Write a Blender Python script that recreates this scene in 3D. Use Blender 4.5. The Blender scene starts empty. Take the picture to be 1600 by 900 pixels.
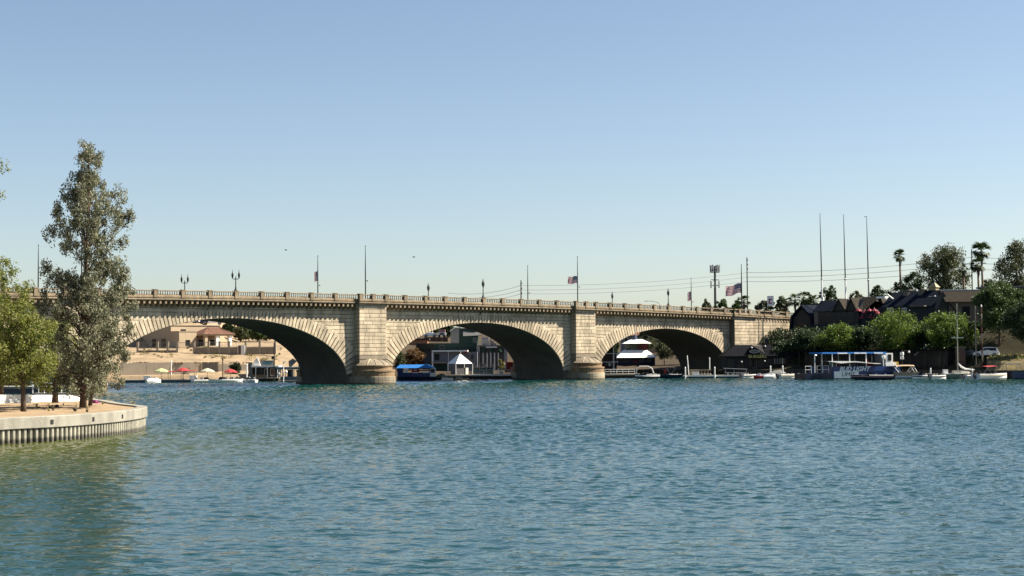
import bpy, math, random
import numpy as np
from mathutils import Vector, Matrix
random.seed(7)
C = bpy.context.scene.collection
SC = bpy.context.scene
R = math.radians

# ------------------------------------------------------------ camera, world, sun, exposure
F_PX = 2600.0
CAM_H = 5.0
cam_d = bpy.data.cameras.new('camera')
cam = bpy.data.objects.new('camera', cam_d); C.objects.link(cam)
cam_d.sensor_fit = 'HORIZONTAL'; cam_d.sensor_width = 36.0
cam_d.lens = 36.0 * F_PX / 1600.0
cam_d.clip_start = 0.5; cam_d.clip_end = 20000.0
CAM_M = Matrix.Rotation(R(90 + 2.26), 3, 'X') @ Matrix.Rotation(R(-0.40), 3, 'Z')
cam.matrix_world = Matrix.Translation((0, 0, CAM_H)) @ CAM_M.to_4x4()
SC.camera = cam

SUN_EL = 44.0
SUN_AZ = R(8.8)                       # direction to the sun in the ground plane, from +X towards +Y
sun_dir = Vector((math.cos(SUN_AZ) * math.cos(R(SUN_EL)), math.sin(SUN_AZ) * math.cos(R(SUN_EL)), math.sin(R(SUN_EL))))
sd = bpy.data.lights.new('sun', 'SUN'); sd.energy = 5.0; sd.angle = R(0.5); sd.color = (1.0, 0.92, 0.78)
sun = bpy.data.objects.new('sun', sd); C.objects.link(sun)
sun.rotation_euler = sun_dir.to_track_quat('Z', 'Y').to_euler()

world = bpy.data.worlds.new('World'); SC.world = world
world.use_nodes = True
wn = world.node_tree.nodes; wl = world.node_tree.links
bg = wn['Background']; bg.inputs['Strength'].default_value = 0.05
sky = wn.new('ShaderNodeTexSky'); sky.sky_type = 'NISHITA'; sky.sun_disc = False
sky.sun_elevation = R(SUN_EL); sky.sun_rotation = R(90) - SUN_AZ
sky.altitude = 1800; sky.air_density = 1.0; sky.dust_density = 3.4; sky.ozone_density = 0.0
wl.new(sky.outputs['Color'], bg.inputs['Color'])
SC.view_settings.view_transform = 'Standard'; SC.view_settings.look = 'None'
SC.view_settings.gamma = 1.0; SC.view_settings.use_curve_mapping = False
SC.view_settings.exposure = 1.5

# ------------------------------------------------------------ measuring helpers (photo is 1600 x 900)
def P(px, py, Y):
    d = CAM_M @ Vector(((px - 800) / F_PX, (450 - py) / F_PX, -1.0))
    return Vector((0, 0, CAM_H)) + d * (Y / d.y)
def G(px, Y, z=0.0):
    a = P(px, 450, Y); b = P(px, 650, Y)
    t = (z - a.z) / (b.z - a.z)
    return P(px, 450 + 200 * t, Y)
def ZP(px, py, Y): return P(px, py, Y).z
def m_per_px(Y): return Y / F_PX

# ------------------------------------------------------------ materials
MATS = {}
ALB = 0.62                            # all base colours are given on one scale and brought to real-world albedo here
def mat(name, col, rough=0.7, metal=0.0, var=0.12, scale=1.5, bump=0.0, bscale=8.0, rnd=0.0, spec=0.4, streak=0.0, tide=None):
    if name in MATS: return MATS[name]
    m = bpy.data.materials.new(name); m.use_nodes = True
    n = m.node_tree.nodes; l = m.node_tree.links
    b = n['Principled BSDF']
    b.inputs['Roughness'].default_value = rough; b.inputs['Metallic'].default_value = metal
    b.inputs['Specular IOR Level'].default_value = spec
    geo = n.new('ShaderNodeNewGeometry')
    nz = n.new('ShaderNodeTexNoise'); nz.inputs['Scale'].default_value = scale; nz.inputs['Detail'].default_value = 6
    nz.inputs['Roughness'].default_value = 0.65
    l.new(geo.outputs['Position'], nz.inputs['Vector'])
    mr = n.new('ShaderNodeMapRange'); mr.inputs['From Min'].default_value = 0.3; mr.inputs['From Max'].default_value = 0.7
    mr.inputs['To Min'].default_value = 1 - var; mr.inputs['To Max'].default_value = 1 + var
    l.new(nz.outputs['Fac'], mr.inputs['Value'])
    fac = mr.outputs['Result']
    if rnd > 0:
        oi = n.new('ShaderNodeObjectInfo')
        m2 = n.new('ShaderNodeMapRange'); m2.inputs['To Min'].default_value = 1 - rnd; m2.inputs['To Max'].default_value = 1 + rnd
        l.new(oi.outputs['Random'], m2.inputs['Value'])
        mu = n.new('ShaderNodeMath'); mu.operation = 'MULTIPLY'
        l.new(fac, mu.inputs[0]); l.new(m2.outputs['Result'], mu.inputs[1]); fac = mu.outputs[0]
    def mul(a_, b_):
        q = n.new('ShaderNodeMath'); q.operation = 'MULTIPLY'; l.new(a_, q.inputs[0]); l.new(b_, q.inputs[1]); return q.outputs[0]
    if streak > 0:                        # run-off streaks and broad weathered patches
        for sc_, st_, lo_ in ((1.1,(1,1,.12),1-streak),(.16,(1,1,1),1-streak*.7)):
            mp = n.new('ShaderNodeMapping'); mp.inputs['Scale'].default_value = st_; l.new(geo.outputs['Position'], mp.inputs['Vector'])
            q = n.new('ShaderNodeTexNoise'); q.inputs['Scale'].default_value = sc_; q.inputs['Detail'].default_value = 4; l.new(mp.outputs['Vector'], q.inputs['Vector'])
            r2 = n.new('ShaderNodeMapRange'); r2.inputs['From Min'].default_value = .36; r2.inputs['From Max'].default_value = .56
            r2.inputs['To Min'].default_value = lo_; r2.inputs['To Max'].default_value = 1.04; l.new(q.outputs['Fac'], r2.inputs['Value'])
            fac = mul(fac, r2.outputs['Result'])
    if tide is not None:                  # algae and wet stain up to the tide line
        sp_ = n.new('ShaderNodeSeparateXYZ'); l.new(geo.outputs['Position'], sp_.inputs[0])
        r3 = n.new('ShaderNodeMapRange'); r3.inputs['From Min'].default_value = tide*.5; r3.inputs['From Max'].default_value = tide
        r3.inputs['To Min'].default_value = .30; r3.inputs['To Max'].default_value = 1.0
        ad = n.new('ShaderNodeMath'); ad.operation = 'MULTIPLY_ADD'; ad.inputs[1].default_value = -.35; l.new(nz.outputs['Fac'], ad.inputs[0]); l.new(sp_.outputs[2], ad.inputs[2])
        a2 = n.new('ShaderNodeMath'); a2.operation = 'ADD'; a2.inputs[1].default_value = .17; l.new(ad.outputs[0], a2.inputs[0]); l.new(a2.outputs[0], r3.inputs['Value'])
        fac = mul(fac, r3.outputs['Result'])
    vm = n.new('ShaderNodeVectorMath'); vm.operation = 'SCALE'
    vm.inputs[0].default_value = [c*ALB for c in col[:3]]
    l.new(fac, vm.inputs['Scale'])
    l.new(vm.outputs['Vector'], b.inputs['Base Color'])
    if bump > 0:
        nb = n.new('ShaderNodeTexNoise'); nb.inputs['Scale'].default_value = bscale; nb.inputs['Detail'].default_value = 5
        l.new(geo.outputs['Position'], nb.inputs['Vector'])
        bp = n.new('ShaderNodeBump'); bp.inputs['Strength'].default_value = bump; bp.inputs['Distance'].default_value = 0.08
        l.new(nb.outputs['Fac'], bp.inputs['Height']); l.new(bp.outputs['Normal'], b.inputs['Normal'])
    MATS[name] = m
    return m

def leaf_mat(name, c1, c2, transl=0.35):
    if name in MATS: return MATS[name]
    m = bpy.data.materials.new(name); m.use_nodes = True
    n = m.node_tree.nodes; l = m.node_tree.links
    b = n['Principled BSDF']; b.inputs['Roughness'].default_value = 0.55; b.inputs['Specular IOR Level'].default_value = 0.35
    geo = n.new('ShaderNodeNewGeometry')
    mx = n.new('ShaderNodeMix'); mx.data_type = 'RGBA'
    mx.inputs['A'].default_value = tuple(c*.75 for c in c1)+(1,); mx.inputs['B'].default_value = tuple(c*.75 for c in c2)+(1,)
    l.new(geo.outputs['Random Per Island'], mx.inputs['Factor'])
    l.new(mx.outputs['Result'], b.inputs['Base Color'])
    t = n.new('ShaderNodeBsdfTranslucent'); l.new(mx.outputs['Result'], t.inputs['Color'])
    ms = n.new('ShaderNodeMixShader'); ms.inputs['Fac'].default_value = transl
    l.new(b.outputs[0], ms.inputs[1]); l.new(t.outputs[0], ms.inputs[2])
    l.new(ms.outputs[0], n['Material Output'].inputs['Surface'])
    MATS[name] = m
    return m

# ------------------------------------------------------------ mesh builder
class MB:
    def __init__(s): s.v = []; s.f = []; s.mi = []
    def add(s, vs, fs, mi=0):
        o = len(s.v); s.v.extend([tuple(v) for v in vs])
        for f in fs: s.f.append(tuple(i + o for i in f)); s.mi.append(mi)
    def box(s, x0, x1, y0, y1, z0, z1, rz=0.0, c=None, mi=0):
        vs = [Vector(p) for p in ((x0,y0,z0),(x1,y0,z0),(x1,y1,z0),(x0,y1,z0),(x0,y0,z1),(x1,y0,z1),(x1,y1,z1),(x0,y1,z1))]
        if rz:
            c = Vector(c) if c else Vector(((x0+x1)/2,(y0+y1)/2,0)); M = Matrix.Rotation(rz,3,'Z')
            vs = [c + M @ (v - c) for v in vs]
        s.add(vs, [(0,3,2,1),(4,5,6,7),(0,1,5,4),(1,2,6,5),(2,3,7,6),(3,0,4,7)], mi); return s
    def cbox(s, x, y, z, sx, sy, sz, mi=0): return s.box(x-sx/2,x+sx/2,y-sy/2,y+sy/2,z,z+sz,mi=mi)
    def quad(s, a, b, c, d, mi=0): s.add([a,b,c,d],[(0,1,2,3)],mi); return s
    def tri(s, a, b, c, mi=0): s.add([a,b,c],[(0,1,2)],mi); return s
    def poly(s, pts, mi=0): s.add(pts,[tuple(range(len(pts)))],mi); return s
    def prism_y(s, poly, y0, y1, ch=0.0, mi=0):
        """poly: (x,z) points counter-clockwise seen from -y; front at y0, chamfered by ch"""
        n = len(poly); cx = sum(p[0] for p in poly)/n; cz = sum(p[1] for p in poly)/n
        if ch > 0:
            fr = []
            for x, z in poly:
                d = math.hypot(x-cx, z-cz) or 1
                k = max(0.2, 1 - ch*1.3/d); fr.append((cx+(x-cx)*k, y0, cz+(z-cz)*k))
            vs = fr + [(x, y0+ch, z) for x, z in poly] + [(x, y1, z) for x, z in poly]
            fs = [tuple(range(n))]
            for i in range(n):
                j = (i+1) % n
                fs.append((i, i+n, j+n, j)); fs.append((i+n, i+2*n, j+2*n, j+n))
        else:
            vs = [(x, y0, z) for x, z in poly] + [(x, y1, z) for x, z in poly]
            fs = [tuple(range(n)), tuple(range(2*n-1, n-1, -1))]
            for i in range(n):
                j = (i+1) % n; fs.append((i, i+n, j+n, j))
        s.add(vs, fs, mi); return s
    def tube(s, pts, rad, n=6, cap=True, mi=0):
        pts = [Vector(p) for p in pts]
        if not isinstance(rad, (list, tuple)): rad = [rad]*len(pts)
        rings = []; prev = None
        for i, p in enumerate(pts):
            t = (pts[min(i+1,len(pts)-1)] - pts[max(i-1,0)])
            t = t.normalized() if t.length > 1e-9 else Vector((0,0,1))
            a = prev if prev is not None else (Vector((1,0,0)) if abs(t.x) < 0.9 else Vector((0,1,0)))
            a = (a - t*a.dot(t)).normalized(); b = t.cross(a); prev = a
            rings.append([p + (a*math.cos(2*math.pi*k/n) + b*math.sin(2*math.pi*k/n))*rad[i] for k in range(n)])
        vs = [v for r in rings for v in r]; fs = []
        for i in range(len(pts)-1):
            for k in range(n):
                k2 = (k+1) % n; fs.append((i*n+k, i*n+k2, (i+1)*n+k2, (i+1)*n+k))
        if cap: fs.append(tuple(range(n-1,-1,-1))); fs.append(tuple(range((len(pts)-1)*n, len(pts)*n)))
        s.add(vs, fs, mi); return s
    def lathe(s, prof, c=(0,0,0), n=12, a0=0.0, a1=2*math.pi, mi=0):
        c = Vector(c); full = abs(a1-a0-2*math.pi) < 1e-6; m = n if full else n+1
        vs = [(c.x+r*math.cos(a0+(a1-a0)*k/n), c.y+r*math.sin(a0+(a1-a0)*k/n), c.z+z) for r, z in prof for k in range(m)]
        fs = []
        for i in range(len(prof)-1):
            for k in range(n):
                k2 = (k+1) % m; fs.append((i*m+k, i*m+k2, (i+1)*m+k2, (i+1)*m+k))
        s.add(vs, fs, mi); return s
    def loft(s, rows, mi=0, closed=False):
        m = len(rows[0]); vs = [p for r in rows for p in r]; fs = []
        for i in range(len(rows)-1):
            for k in range(m if closed else m-1):
                k2 = (k+1) % m; fs.append((i*m+k, i*m+k2, (i+1)*m+k2, (i+1)*m+k))
        s.add(vs, fs, mi); return s
    def mesh(s, name, mats, smooth=False):
        me = bpy.data.meshes.new(name); me.from_pydata(s.v, [], s.f)
        ms = mats if isinstance(mats, (list, tuple)) else [mats]
        for m in ms: me.materials.append(m)
        if len(ms) > 1: me.polygons.foreach_set('material_index', s.mi)
        if smooth: me.polygons.foreach_set('use_smooth', [True]*len(me.polygons))
        me.update(); return me
    def build(s, name, mats, parent=None, loc=(0,0,0), rz=0.0, smooth=False):
        return link(name, s.mesh(name, mats, smooth), parent, loc, rz)

def link(name, me, parent=None, loc=(0,0,0), rz=0.0):
    o = bpy.data.objects.new(name, me); C.objects.link(o)
    o.location = loc
    if rz: o.rotation_euler = (0,0,rz)
    if parent: o.parent = parent
    return o
def tag(o, label=None, cat=None, group=None, kind=None):
    if label: o['label'] = label
    if cat: o['category'] = cat
    if group: o['group'] = group
    if kind: o['kind'] = kind
    return o
def thing(name, label, cat, loc=(0,0,0), rz=0.0, group=None):
    o = bpy.data.objects.new(name, None); C.objects.link(o)
    o.empty_display_size = 0.3; o.location = loc; o.rotation_euler = (0,0,rz)
    return tag(o, label, cat, group)
def dup(root, loc, rz=None, label=None, group=None, scale=None):
    def cp(o, par):
        c = o.copy(); C.objects.link(c); c.parent = par
        for ch in list(o.children): cp(ch, c)
        return c
    r = cp(root, None); r.location = loc
    if rz is not None: r.rotation_euler = (0,0,rz)
    if label: r['label'] = label
    if group: r['group'] = group
    if scale: r.scale = (scale,)*3
    return r
def text_mesh(name, body, size, m, parent, loc, rot=(R(90),0,0), extrude=0.02, shear=0.0, sx=1.0, bold=0.0):
    cu = bpy.data.curves.new(name, 'FONT'); cu.body = body; cu.size = size; cu.extrude = extrude
    cu.align_x = 'CENTER'; cu.align_y = 'CENTER'; cu.shear = shear; cu.resolution_u = 2; cu.offset = bold
    t = bpy.data.objects.new(name, cu); C.objects.link(t)
    dg = bpy.context.evaluated_depsgraph_get()
    me = bpy.data.meshes.new_from_object(t.evaluated_get(dg)); me.materials.clear(); me.materials.append(m)
    bpy.data.objects.remove(t)
    o = link(name, me, parent, loc); o.rotation_euler = rot; o.scale = (sx,1,1)
    return o
# ------------------------------------------------------------ water
def water_material():
    m = bpy.data.materials.new('lake_water'); m.use_nodes = True
    n = m.node_tree.nodes; l = m.node_tree.links
    b = n['Principled BSDF']; b.inputs['Roughness'].default_value = 0.06; b.inputs['IOR'].default_value = 1.33
    geo = n.new('ShaderNodeNewGeometry')
    def noise(scale, sx, sy, detail=3, rough=0.55):
        mp = n.new('ShaderNodeMapping'); mp.inputs['Scale'].default_value = (sx, sy, 1)
        l.new(geo.outputs['Position'], mp.inputs['Vector'])
        t = n.new('ShaderNodeTexNoise'); t.inputs['Scale'].default_value = scale; t.inputs['Detail'].default_value = detail
        t.inputs['Roughness'].default_value = rough
        l.new(mp.outputs['Vector'], t.inputs['Vector']); return t
    def math_(op, a, b_):
        k = n.new('ShaderNodeMath'); k.operation = op
        for i, q in enumerate((a, b_)):
            if isinstance(q, (int, float)): k.inputs[i].default_value = q
            else: l.new(q, k.inputs[i])
        return k.outputs[0]
    # silty green shallows round the island, teal channel further out
    ln = n.new('ShaderNodeVectorMath'); ln.operation = 'DISTANCE'; ln.inputs[1].default_value = (-36, 92, 0)
    l.new(geo.outputs['Position'], ln.inputs[0])
    wob = noise(0.08, 1, 1, 3)
    dd = math_('ADD', ln.outputs['Value'], math_('MULTIPLY', math_('SUBTRACT', wob.outputs['Fac'], 0.5), 10))
    rmp = n.new('ShaderNodeMapRange'); rmp.inputs['From Min'].default_value = 11; rmp.inputs['From Max'].default_value = 37
    l.new(dd, rmp.inputs['Value'])
    mx = n.new('ShaderNodeMix'); mx.data_type = 'RGBA'
    mx.inputs['A'].default_value = (0.046, 0.056, 0.011, 1); mx.inputs['B'].default_value = (0.004, 0.031, 0.030, 1)
    l.new(rmp.outputs['Result'], mx.inputs['Factor']); l.new(mx.outputs['Result'], b.inputs['Base Color'])
    n1 = noise(0.55, 0.55, 1.0, 2); n2 = noise(1.7, 0.6, 1.0, 3); n3 = noise(5.0, 0.7, 1.0, 2)
    patch = noise(0.03, 1.0, 1.6, 3)
    pm = n.new('ShaderNodeMapRange'); pm.inputs['From Min'].default_value = 0.35; pm.inputs['From Max'].default_value = 0.65
    pm.inputs['To Min'].default_value = 0.55; pm.inputs['To Max'].default_value = 1.15
    l.new(patch.outputs['Fac'], pm.inputs['Value'])
    h = math_('ADD', math_('MULTIPLY', n1.outputs['Fac'], 0.30), math_('ADD', math_('MULTIPLY', n2.outputs['Fac'], 0.16), math_('MULTIPLY', n3.outputs['Fac'], 0.035)))
    h = math_('MULTIPLY', h, pm.outputs['Result'])
    bp = n.new('ShaderNodeBump'); bp.inputs['Strength'].default_value = 1.0; bp.inputs['Distance'].default_value = WAVE
    l.new(h, bp.inputs['Height']); l.new(bp.outputs['Normal'], b.inputs['Normal'])
    return m
WAVE = 0.55
# real wavelets where the lake is near enough to tell them apart, a plain sheet beyond
WR = np.random.RandomState(5)
NW = 96
w_len = np.exp(WR.uniform(math.log(0.22), math.log(1.5), NW))
w_dir = R(90) + WR.normal(0, 0.95, NW)
w_k = 2*math.pi/w_len
w_kx = w_k*np.cos(w_dir); w_ky = w_k*np.sin(w_dir)
w_ph = WR.uniform(0, 2*math.pi, NW)
w_sl = 0.030*WR.uniform(.6,1.4,NW)
def patch_amp(X, Y):
    p = (np.sin(X*.031+Y*.052+1.3)+np.sin(X*.07-Y*.041+.4)+np.sin(-X*.018+Y*.11+2.2)+.7*np.sin(X*.13+Y*.023))/3.7
    lull = 1-.58*np.exp(-((Y-44+.10*X)/16)**2)          # a calmer lane of water close in
    lull = lull*(1-.42*np.exp(-((X+15)**2+(Y-68)**2)/19**2))      # and in the lee of the island
    return np.clip(0.95+0.40*p, .4, 1.35)*lull
def wave_z(X, Y, lmin):
    z = np.zeros_like(X)
    far = np.where(lmin > .6, 1.65+.65*np.clip((Y-130)/80,0,1), 1.0)                  # the open reach by the bridge is choppier
    for i in range(NW):
        if w_len[i] >= lmin: z += w_sl[i]/w_k[i]*np.sin(w_kx[i]*X+w_ky[i]*Y+w_ph[i])
    return z*patch_amp(X, Y)*far
def grid_part(x0, x1, y0, y1, dx, dy, off):
    nx = int((x1-x0)/dx)+1; ny = int((y1-y0)/dy)+1
    X, Y = np.meshgrid(np.linspace(x0,x1,nx), np.linspace(y0,y1,ny))
    Z = wave_z(X, Y, 2.4*max(dx,dy))
    v = np.stack([X,Y,Z],-1).reshape(-1,3)
    i = np.arange((ny-1)*(nx-1)); r_, c_ = i//(nx-1), i%(nx-1); k = r_*nx+c_
    f = np.stack([k,k+1,k+nx+1,k+nx],-1)+off
    return v, f
parts = [(-22,24,30,70,.095,.095),(-32,44,70,130,.13,.13),(-75,100,130,340,.34,.34)]
VV = []; FF = []; off = 0
for p in parts:
    v, f = grid_part(*p, off); VV.append(v); FF.append(f); off += len(v)
outer = [(-2500,-600,2500,30),(-2500,30,-22,70),(24,30,2500,70),(-2500,70,-32,130),(44,70,2500,130),(-2500,130,-75,340),(100,130,2500,340),(-2500,340,2500,5000)]
for x0,y0,x1,y1 in outer:
    VV.append(np.array([(x0,y0,0),(x1,y0,0),(x1,y1,0),(x0,y1,0)],float)); FF.append(np.array([[0,1,2,3]])+off); off += 4
VV = np.concatenate(VV); FF = np.concatenate(FF)
def np_mesh(name, V, F, m, smooth=False):
    me = bpy.data.meshes.new(name); k = F.shape[1]
    me.vertices.add(len(V)); me.vertices.foreach_set('co', V.astype(np.float32).ravel())
    me.loops.add(len(F)*k); me.loops.foreach_set('vertex_index', F.astype(np.int32).ravel())
    me.polygons.add(len(F)); me.polygons.foreach_set('loop_start', np.arange(0,len(F)*k,k,dtype=np.int32))
    if smooth: me.polygons.foreach_set('use_smooth', np.ones(len(F),bool))
    for q in (m if isinstance(m,(list,tuple)) else [m]): me.materials.append(q)
    me.update(calc_edges=True); return me
tag(link('water', np_mesh('water', VV, FF, water_material(), True)), kind='structure')

# ------------------------------------------------------------ far bank (one sheet from the shoreline to the horizon)
SHORE = [(-2500,240),(-400,262),(-140,298),(-95,312),(-60,317),(-40,323),(-18,336),(5,346),(28,354),(41,345),(47,330),(56,322),(68,310),(78,299),(86,289),(105,274),(140,255),(400,200),(2500,150)]
PROF_L = [(0,-1.5),(0.4,1.3),(7,1.5),(10,3.8),(13,4.1),(26,6.3),(32,7.0),(51,7.6),(60,8.0),(110,10.5),(260,13),(900,16),(4500,20)]
PROF_L2 = [(0,-1.5),(0.4,1.3),(7,1.5),(10,3.8),(13,4.1),(26,6.3),(44,7.0),(51,12.0),(60,12.5),(110,14.5),(260,16),(900,18),(4500,20)]
PROF_M2 = [(0,-1.5),(0.4,1.3),(7,1.5),(12,1.7),(17,2.0),(26,2.4),(34,3.0),(60,4.5),(110,6),(260,9),(900,14),(4500,20)]
PROF_M = [(0,-1.5),(0.4,1.3),(7,1.5),(12,1.7),(17,2.0),(26,3.0),(34,5.5),(60,9.0),(110,12),(260,14),(900,16),(4500,20)]
PROF_R = [(0,-1.5),(0.4,1.4),(5,1.6),(10,2.6),(15,4.2),(22,7.6),(26,9.0),(50,9.4),(110,11.5),(260,14),(900,16),(4500,20)]
def prof_at(X):
    def mixp(a, b, t):
        ds = sorted(set([p[0] for p in a]+[p[0] for p in b])); f = lambda r, d: float(np.interp(d, [p[0] for p in r], [p[1] for p in r]))
        return [(d, f(a,d)*(1-t)+f(b,d)*t) for d in ds]
    if X < -69: return PROF_L2
    if X < -64: return mixp(PROF_L2, PROF_L, (X+69)/5)
    if X < -45: return PROF_L
    if X < -25: return mixp(PROF_L, PROF_M, (X+45)/20)
    if X < 2: return PROF_M
    if X < 10: return mixp(PROF_M, PROF_M2, (X-2)/8)
    if X < 42: return PROF_M2
    if X < 56: return mixp(PROF_M2, PROF_R, (X-42)/14)
    return PROF_R
def shore_y(X):
    for (x0,y0),(x1,y1) in zip(SHORE, SHORE[1:]):
        if x0 <= X <= x1: return y0 + (y1-y0)*(X-x0)/(x1-x0)
    return 300
def ground_z(X, Y):
    d = Y - shore_y(X); pr = prof_at(X)
    if d <= 0: return 0.0
    for (a,za),(b,zb) in zip(pr, pr[1:]):
        if a <= d <= b: return za + (zb-za)*(d-a)/max(b-a,1e-6)
    return pr[-1][1]
def bank_material():
    m = mat('bank_earth', (0.46,0.34,0.21), rough=0.95, var=0.28, scale=0.35, bump=0.7, bscale=2.0, spec=0.1)
    # pale desert sand on the left, bare brown soil in the middle, planted dark soil on the right
    n = m.node_tree.nodes; l = m.node_tree.links
    ps = n.new('ShaderNodeSeparateXYZ'); g_ = n.new('ShaderNodeNewGeometry'); l.new(g_.outputs['Position'], ps.inputs[0])
    cr = n.new('ShaderNodeValToRGB'); mr = n.new('ShaderNodeMapRange'); mr.inputs['From Min'].default_value = -100; mr.inputs['From Max'].default_value = 100
    l.new(ps.outputs[0], mr.inputs['Value']); l.new(mr.outputs['Result'], cr.inputs['Fac'])
    e = cr.color_ramp.elements; e[0].position = .27; e[0].color = (.26,.195,.125,1); e[1].position = .34; e[1].color = (.055,.042,.028,1)
    for p_, c_ in ((.70,(.055,.042,.028,1)),(.73,(.035,.032,.018,1))): q = e.new(p_); q.color = c_
    sc_ = [x for x in n if x.type == 'VECT_MATH' and x.operation == 'SCALE'][0]
    l.new(cr.outputs['Color'], sc_.inputs[0])
    return m
xs = [-2500,-1200,-400,-250,-180] + [-150+2.5*i for i in range(125)] + [180,250,400,1200,2500]
rng = random.Random(3)
g = MB(); rows = []
for X in xs:
    pr = prof_at(X); ys = shore_y(X)
    # subdivide the profile
    pp = []
    for (a,za),(b,zb) in zip(pr, pr[1:]):
        k = 1 if b-a < 1 else max(1, min(6, int((b-a)/3)))
        for i in range(k): pp.append((a+(b-a)*i/k, za+(zb-za)*i/k))
    pp.append(pr[-1])
    rows.append(pp)
L = max(len(r) for r in rows)
full = []
for X, pp in zip(xs, rows):
    ds = [p[0] for p in pp]; zs = [p[1] for p in pp]
    base = np.concatenate([[0,0.4], np.linspace(2,62,31), [80,110,180,260,500,900,2000,4500]])
    zz = np.interp(base, ds, zs); ys = shore_y(X)
    full.append([(X, ys+d, z + (rng.uniform(-.14,.14) if 8 < d < 60 else 0)) for d, z in zip(base, zz)])
g.loft(full)
tag(g.build('ground', bank_material(), smooth=True), kind='structure')

# ------------------------------------------------------------ island with its sea wall
ISL = [(-160,20),(-90,40),(-60,58),(-42,74),(-34.5,86),(-29.4,95.6),(-27.4,98.5),(-26.1,101.5),(-25.25,105.5),(-24.95,110),(-25.2,114),(-25.9,117),(-27.2,120),(-29.5,125),(-33,134),(-38,145),(-43,151),(-52,154),(-75,157),(-120,160),(-160,160)]
def smooth_poly(p, step):
    out = []
    n = len(p)
    for i in range(n-1):
        p0 = Vector(p[max(i-1,0)]); p1 = Vector(p[i]); p2 = Vector(p[i+1]); p3 = Vector(p[min(i+2,n-1)])
        L_ = (p2-p1).length; k = max(1, int(L_/step))
        for j in range(k):
            t = j/k
            out.append(0.5*((2*p1)+(-p0+p2)*t+(2*p0-5*p1+4*p2-p3)*t*t+(-p0+3*p1-3*p2+p3)*t**3))
    out.append(Vector(p[-1])); return out
ISLS = smooth_poly(ISL, 0.5)
# resample to even steps
def resample(pts, step):
    out = [pts[0]]; acc = 0
    for a, b in zip(pts, pts[1:]):
        seg = (b-a).length
        while acc + seg >= step:
            t = (step-acc)/seg; a = a.lerp(b, t); out.append(a); seg = (b-a).length; acc = 0
        acc += seg
    return out
PILE = 0.40
isl = resample(ISLS, PILE)
ISL_TOP = 1.52
def out_n(i):
    a = isl[max(i-1,0)]; b = isl[min(i+1,len(isl)-1)]; t = (b-a).normalized()
    return Vector((t.y, -t.x))
sand_m = mat('island_sand', (0.42,0.305,0.19), rough=0.95, var=0.22, scale=0.9, bump=0.6, bscale=5, spec=0.1)
cap_m = mat('wall_concrete', (0.41,0.385,0.32), rough=0.85, var=0.14, scale=1.2, bump=0.3, bscale=12, spec=0.2, streak=.22)
sheet_m = mat('sheet_pile', (0.46,0.43,0.34), rough=0.8, var=0.22, scale=2.5, rnd=0.14, bump=0.3, streak=.3, tide=.34)
gap_m = mat('pile_joint', (0.018,0.015,0.012), rough=0.95)
sandm = MB()
near = [i for i in range(0, len(isl), 2)]
outer = [Vector((isl[i].x, isl[i].y, ISL_TOP-0.1)) - Vector((*out_n(i), 0))*0.5 for i in near]
cpt = Vector((-60, 118))
rr = []
for k in range(9):
    t = (k/8.0)
    ring = []
    for p in outer:
        q = Vector((p.x, p.y)).lerp(cpt, t)
        ring.append((q.x, q.y, p.z + 0.18*math.sin(min(t*3,1)*math.pi/2) + (0.07*math.sin(q.x*1.3+q.y*0.7)*math.sin(q.y*0.9) if k else 0)))
    rr.append(ring)
sandm.loft(rr)
# the inner fold back of the sheet closes along the left edge, far outside the frame
tag(sandm.build('ground', sand_m, smooth=True), kind='structure')
sw = thing('sea_wall', 'curved pale concrete capped sea wall of ribbed sheet piling around the sandy island', 'wall', (-25,110,0))
sw_o = Vector((-25,110))
cap = MB(); back = MB()
ro = []; bo = []
for i in range(len(isl)):
    p = isl[i]-sw_o; nn = out_n(i)
    o = p + nn*0.16; q = p - nn*0.55
    ro.append([(q.x,q.y,0.95),(q.x,q.y,ISL_TOP),(o.x-nn.x*.03,o.y-nn.y*.03,ISL_TOP),(o.x,o.y,ISL_TOP-.04),(o.x,o.y,0.86),(q.x,q.y,0.86)])
    b_ = p - nn*0.10; bo.append([(b_.x,b_.y,-1.5),(b_.x,b_.y,0.9)])
cap.loft(ro); cap.build('cap', cap_m, sw)
back.loft(bo); back.build('backing', gap_m, sw)
pile = MB()
w_ = PILE/2-0.07
pile.loft([[(-w_-.02,0.1,z),(-w_+.02,-.02,z),(-w_*.5,-.06,z),(w_*.5,-.06,z),(w_-.02,-.02,z),(w_+.02,0.1,z)] for z in (-1.4,0.855)])
pme = pile.mesh('sheet_pile', sheet_m)
vis = [i for i in range(len(isl)-1) if isl[i].y > 88 and isl[i].y < 128][:300]
lo = MB()
for i in range(len(isl)-1):
    mid = (isl[i]+isl[i+1])/2 - sw_o; t = (isl[i+1]-isl[i])
    a = math.atan2(t.y, t.x)
    if i in vis: link('sheet_pile', pme, sw, (mid.x, mid.y, 0), a)
    elif isl[i].y > 55:
        M = Matrix.Rotation(a,3,'Z'); lo.add([Vector((mid.x,mid.y,0)) + M @ Vector(v) for v in pile.v], pile.f)
tag(lo.build('sheet_piles', sheet_m, sw), kind='stuff')
wh = MB()
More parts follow.
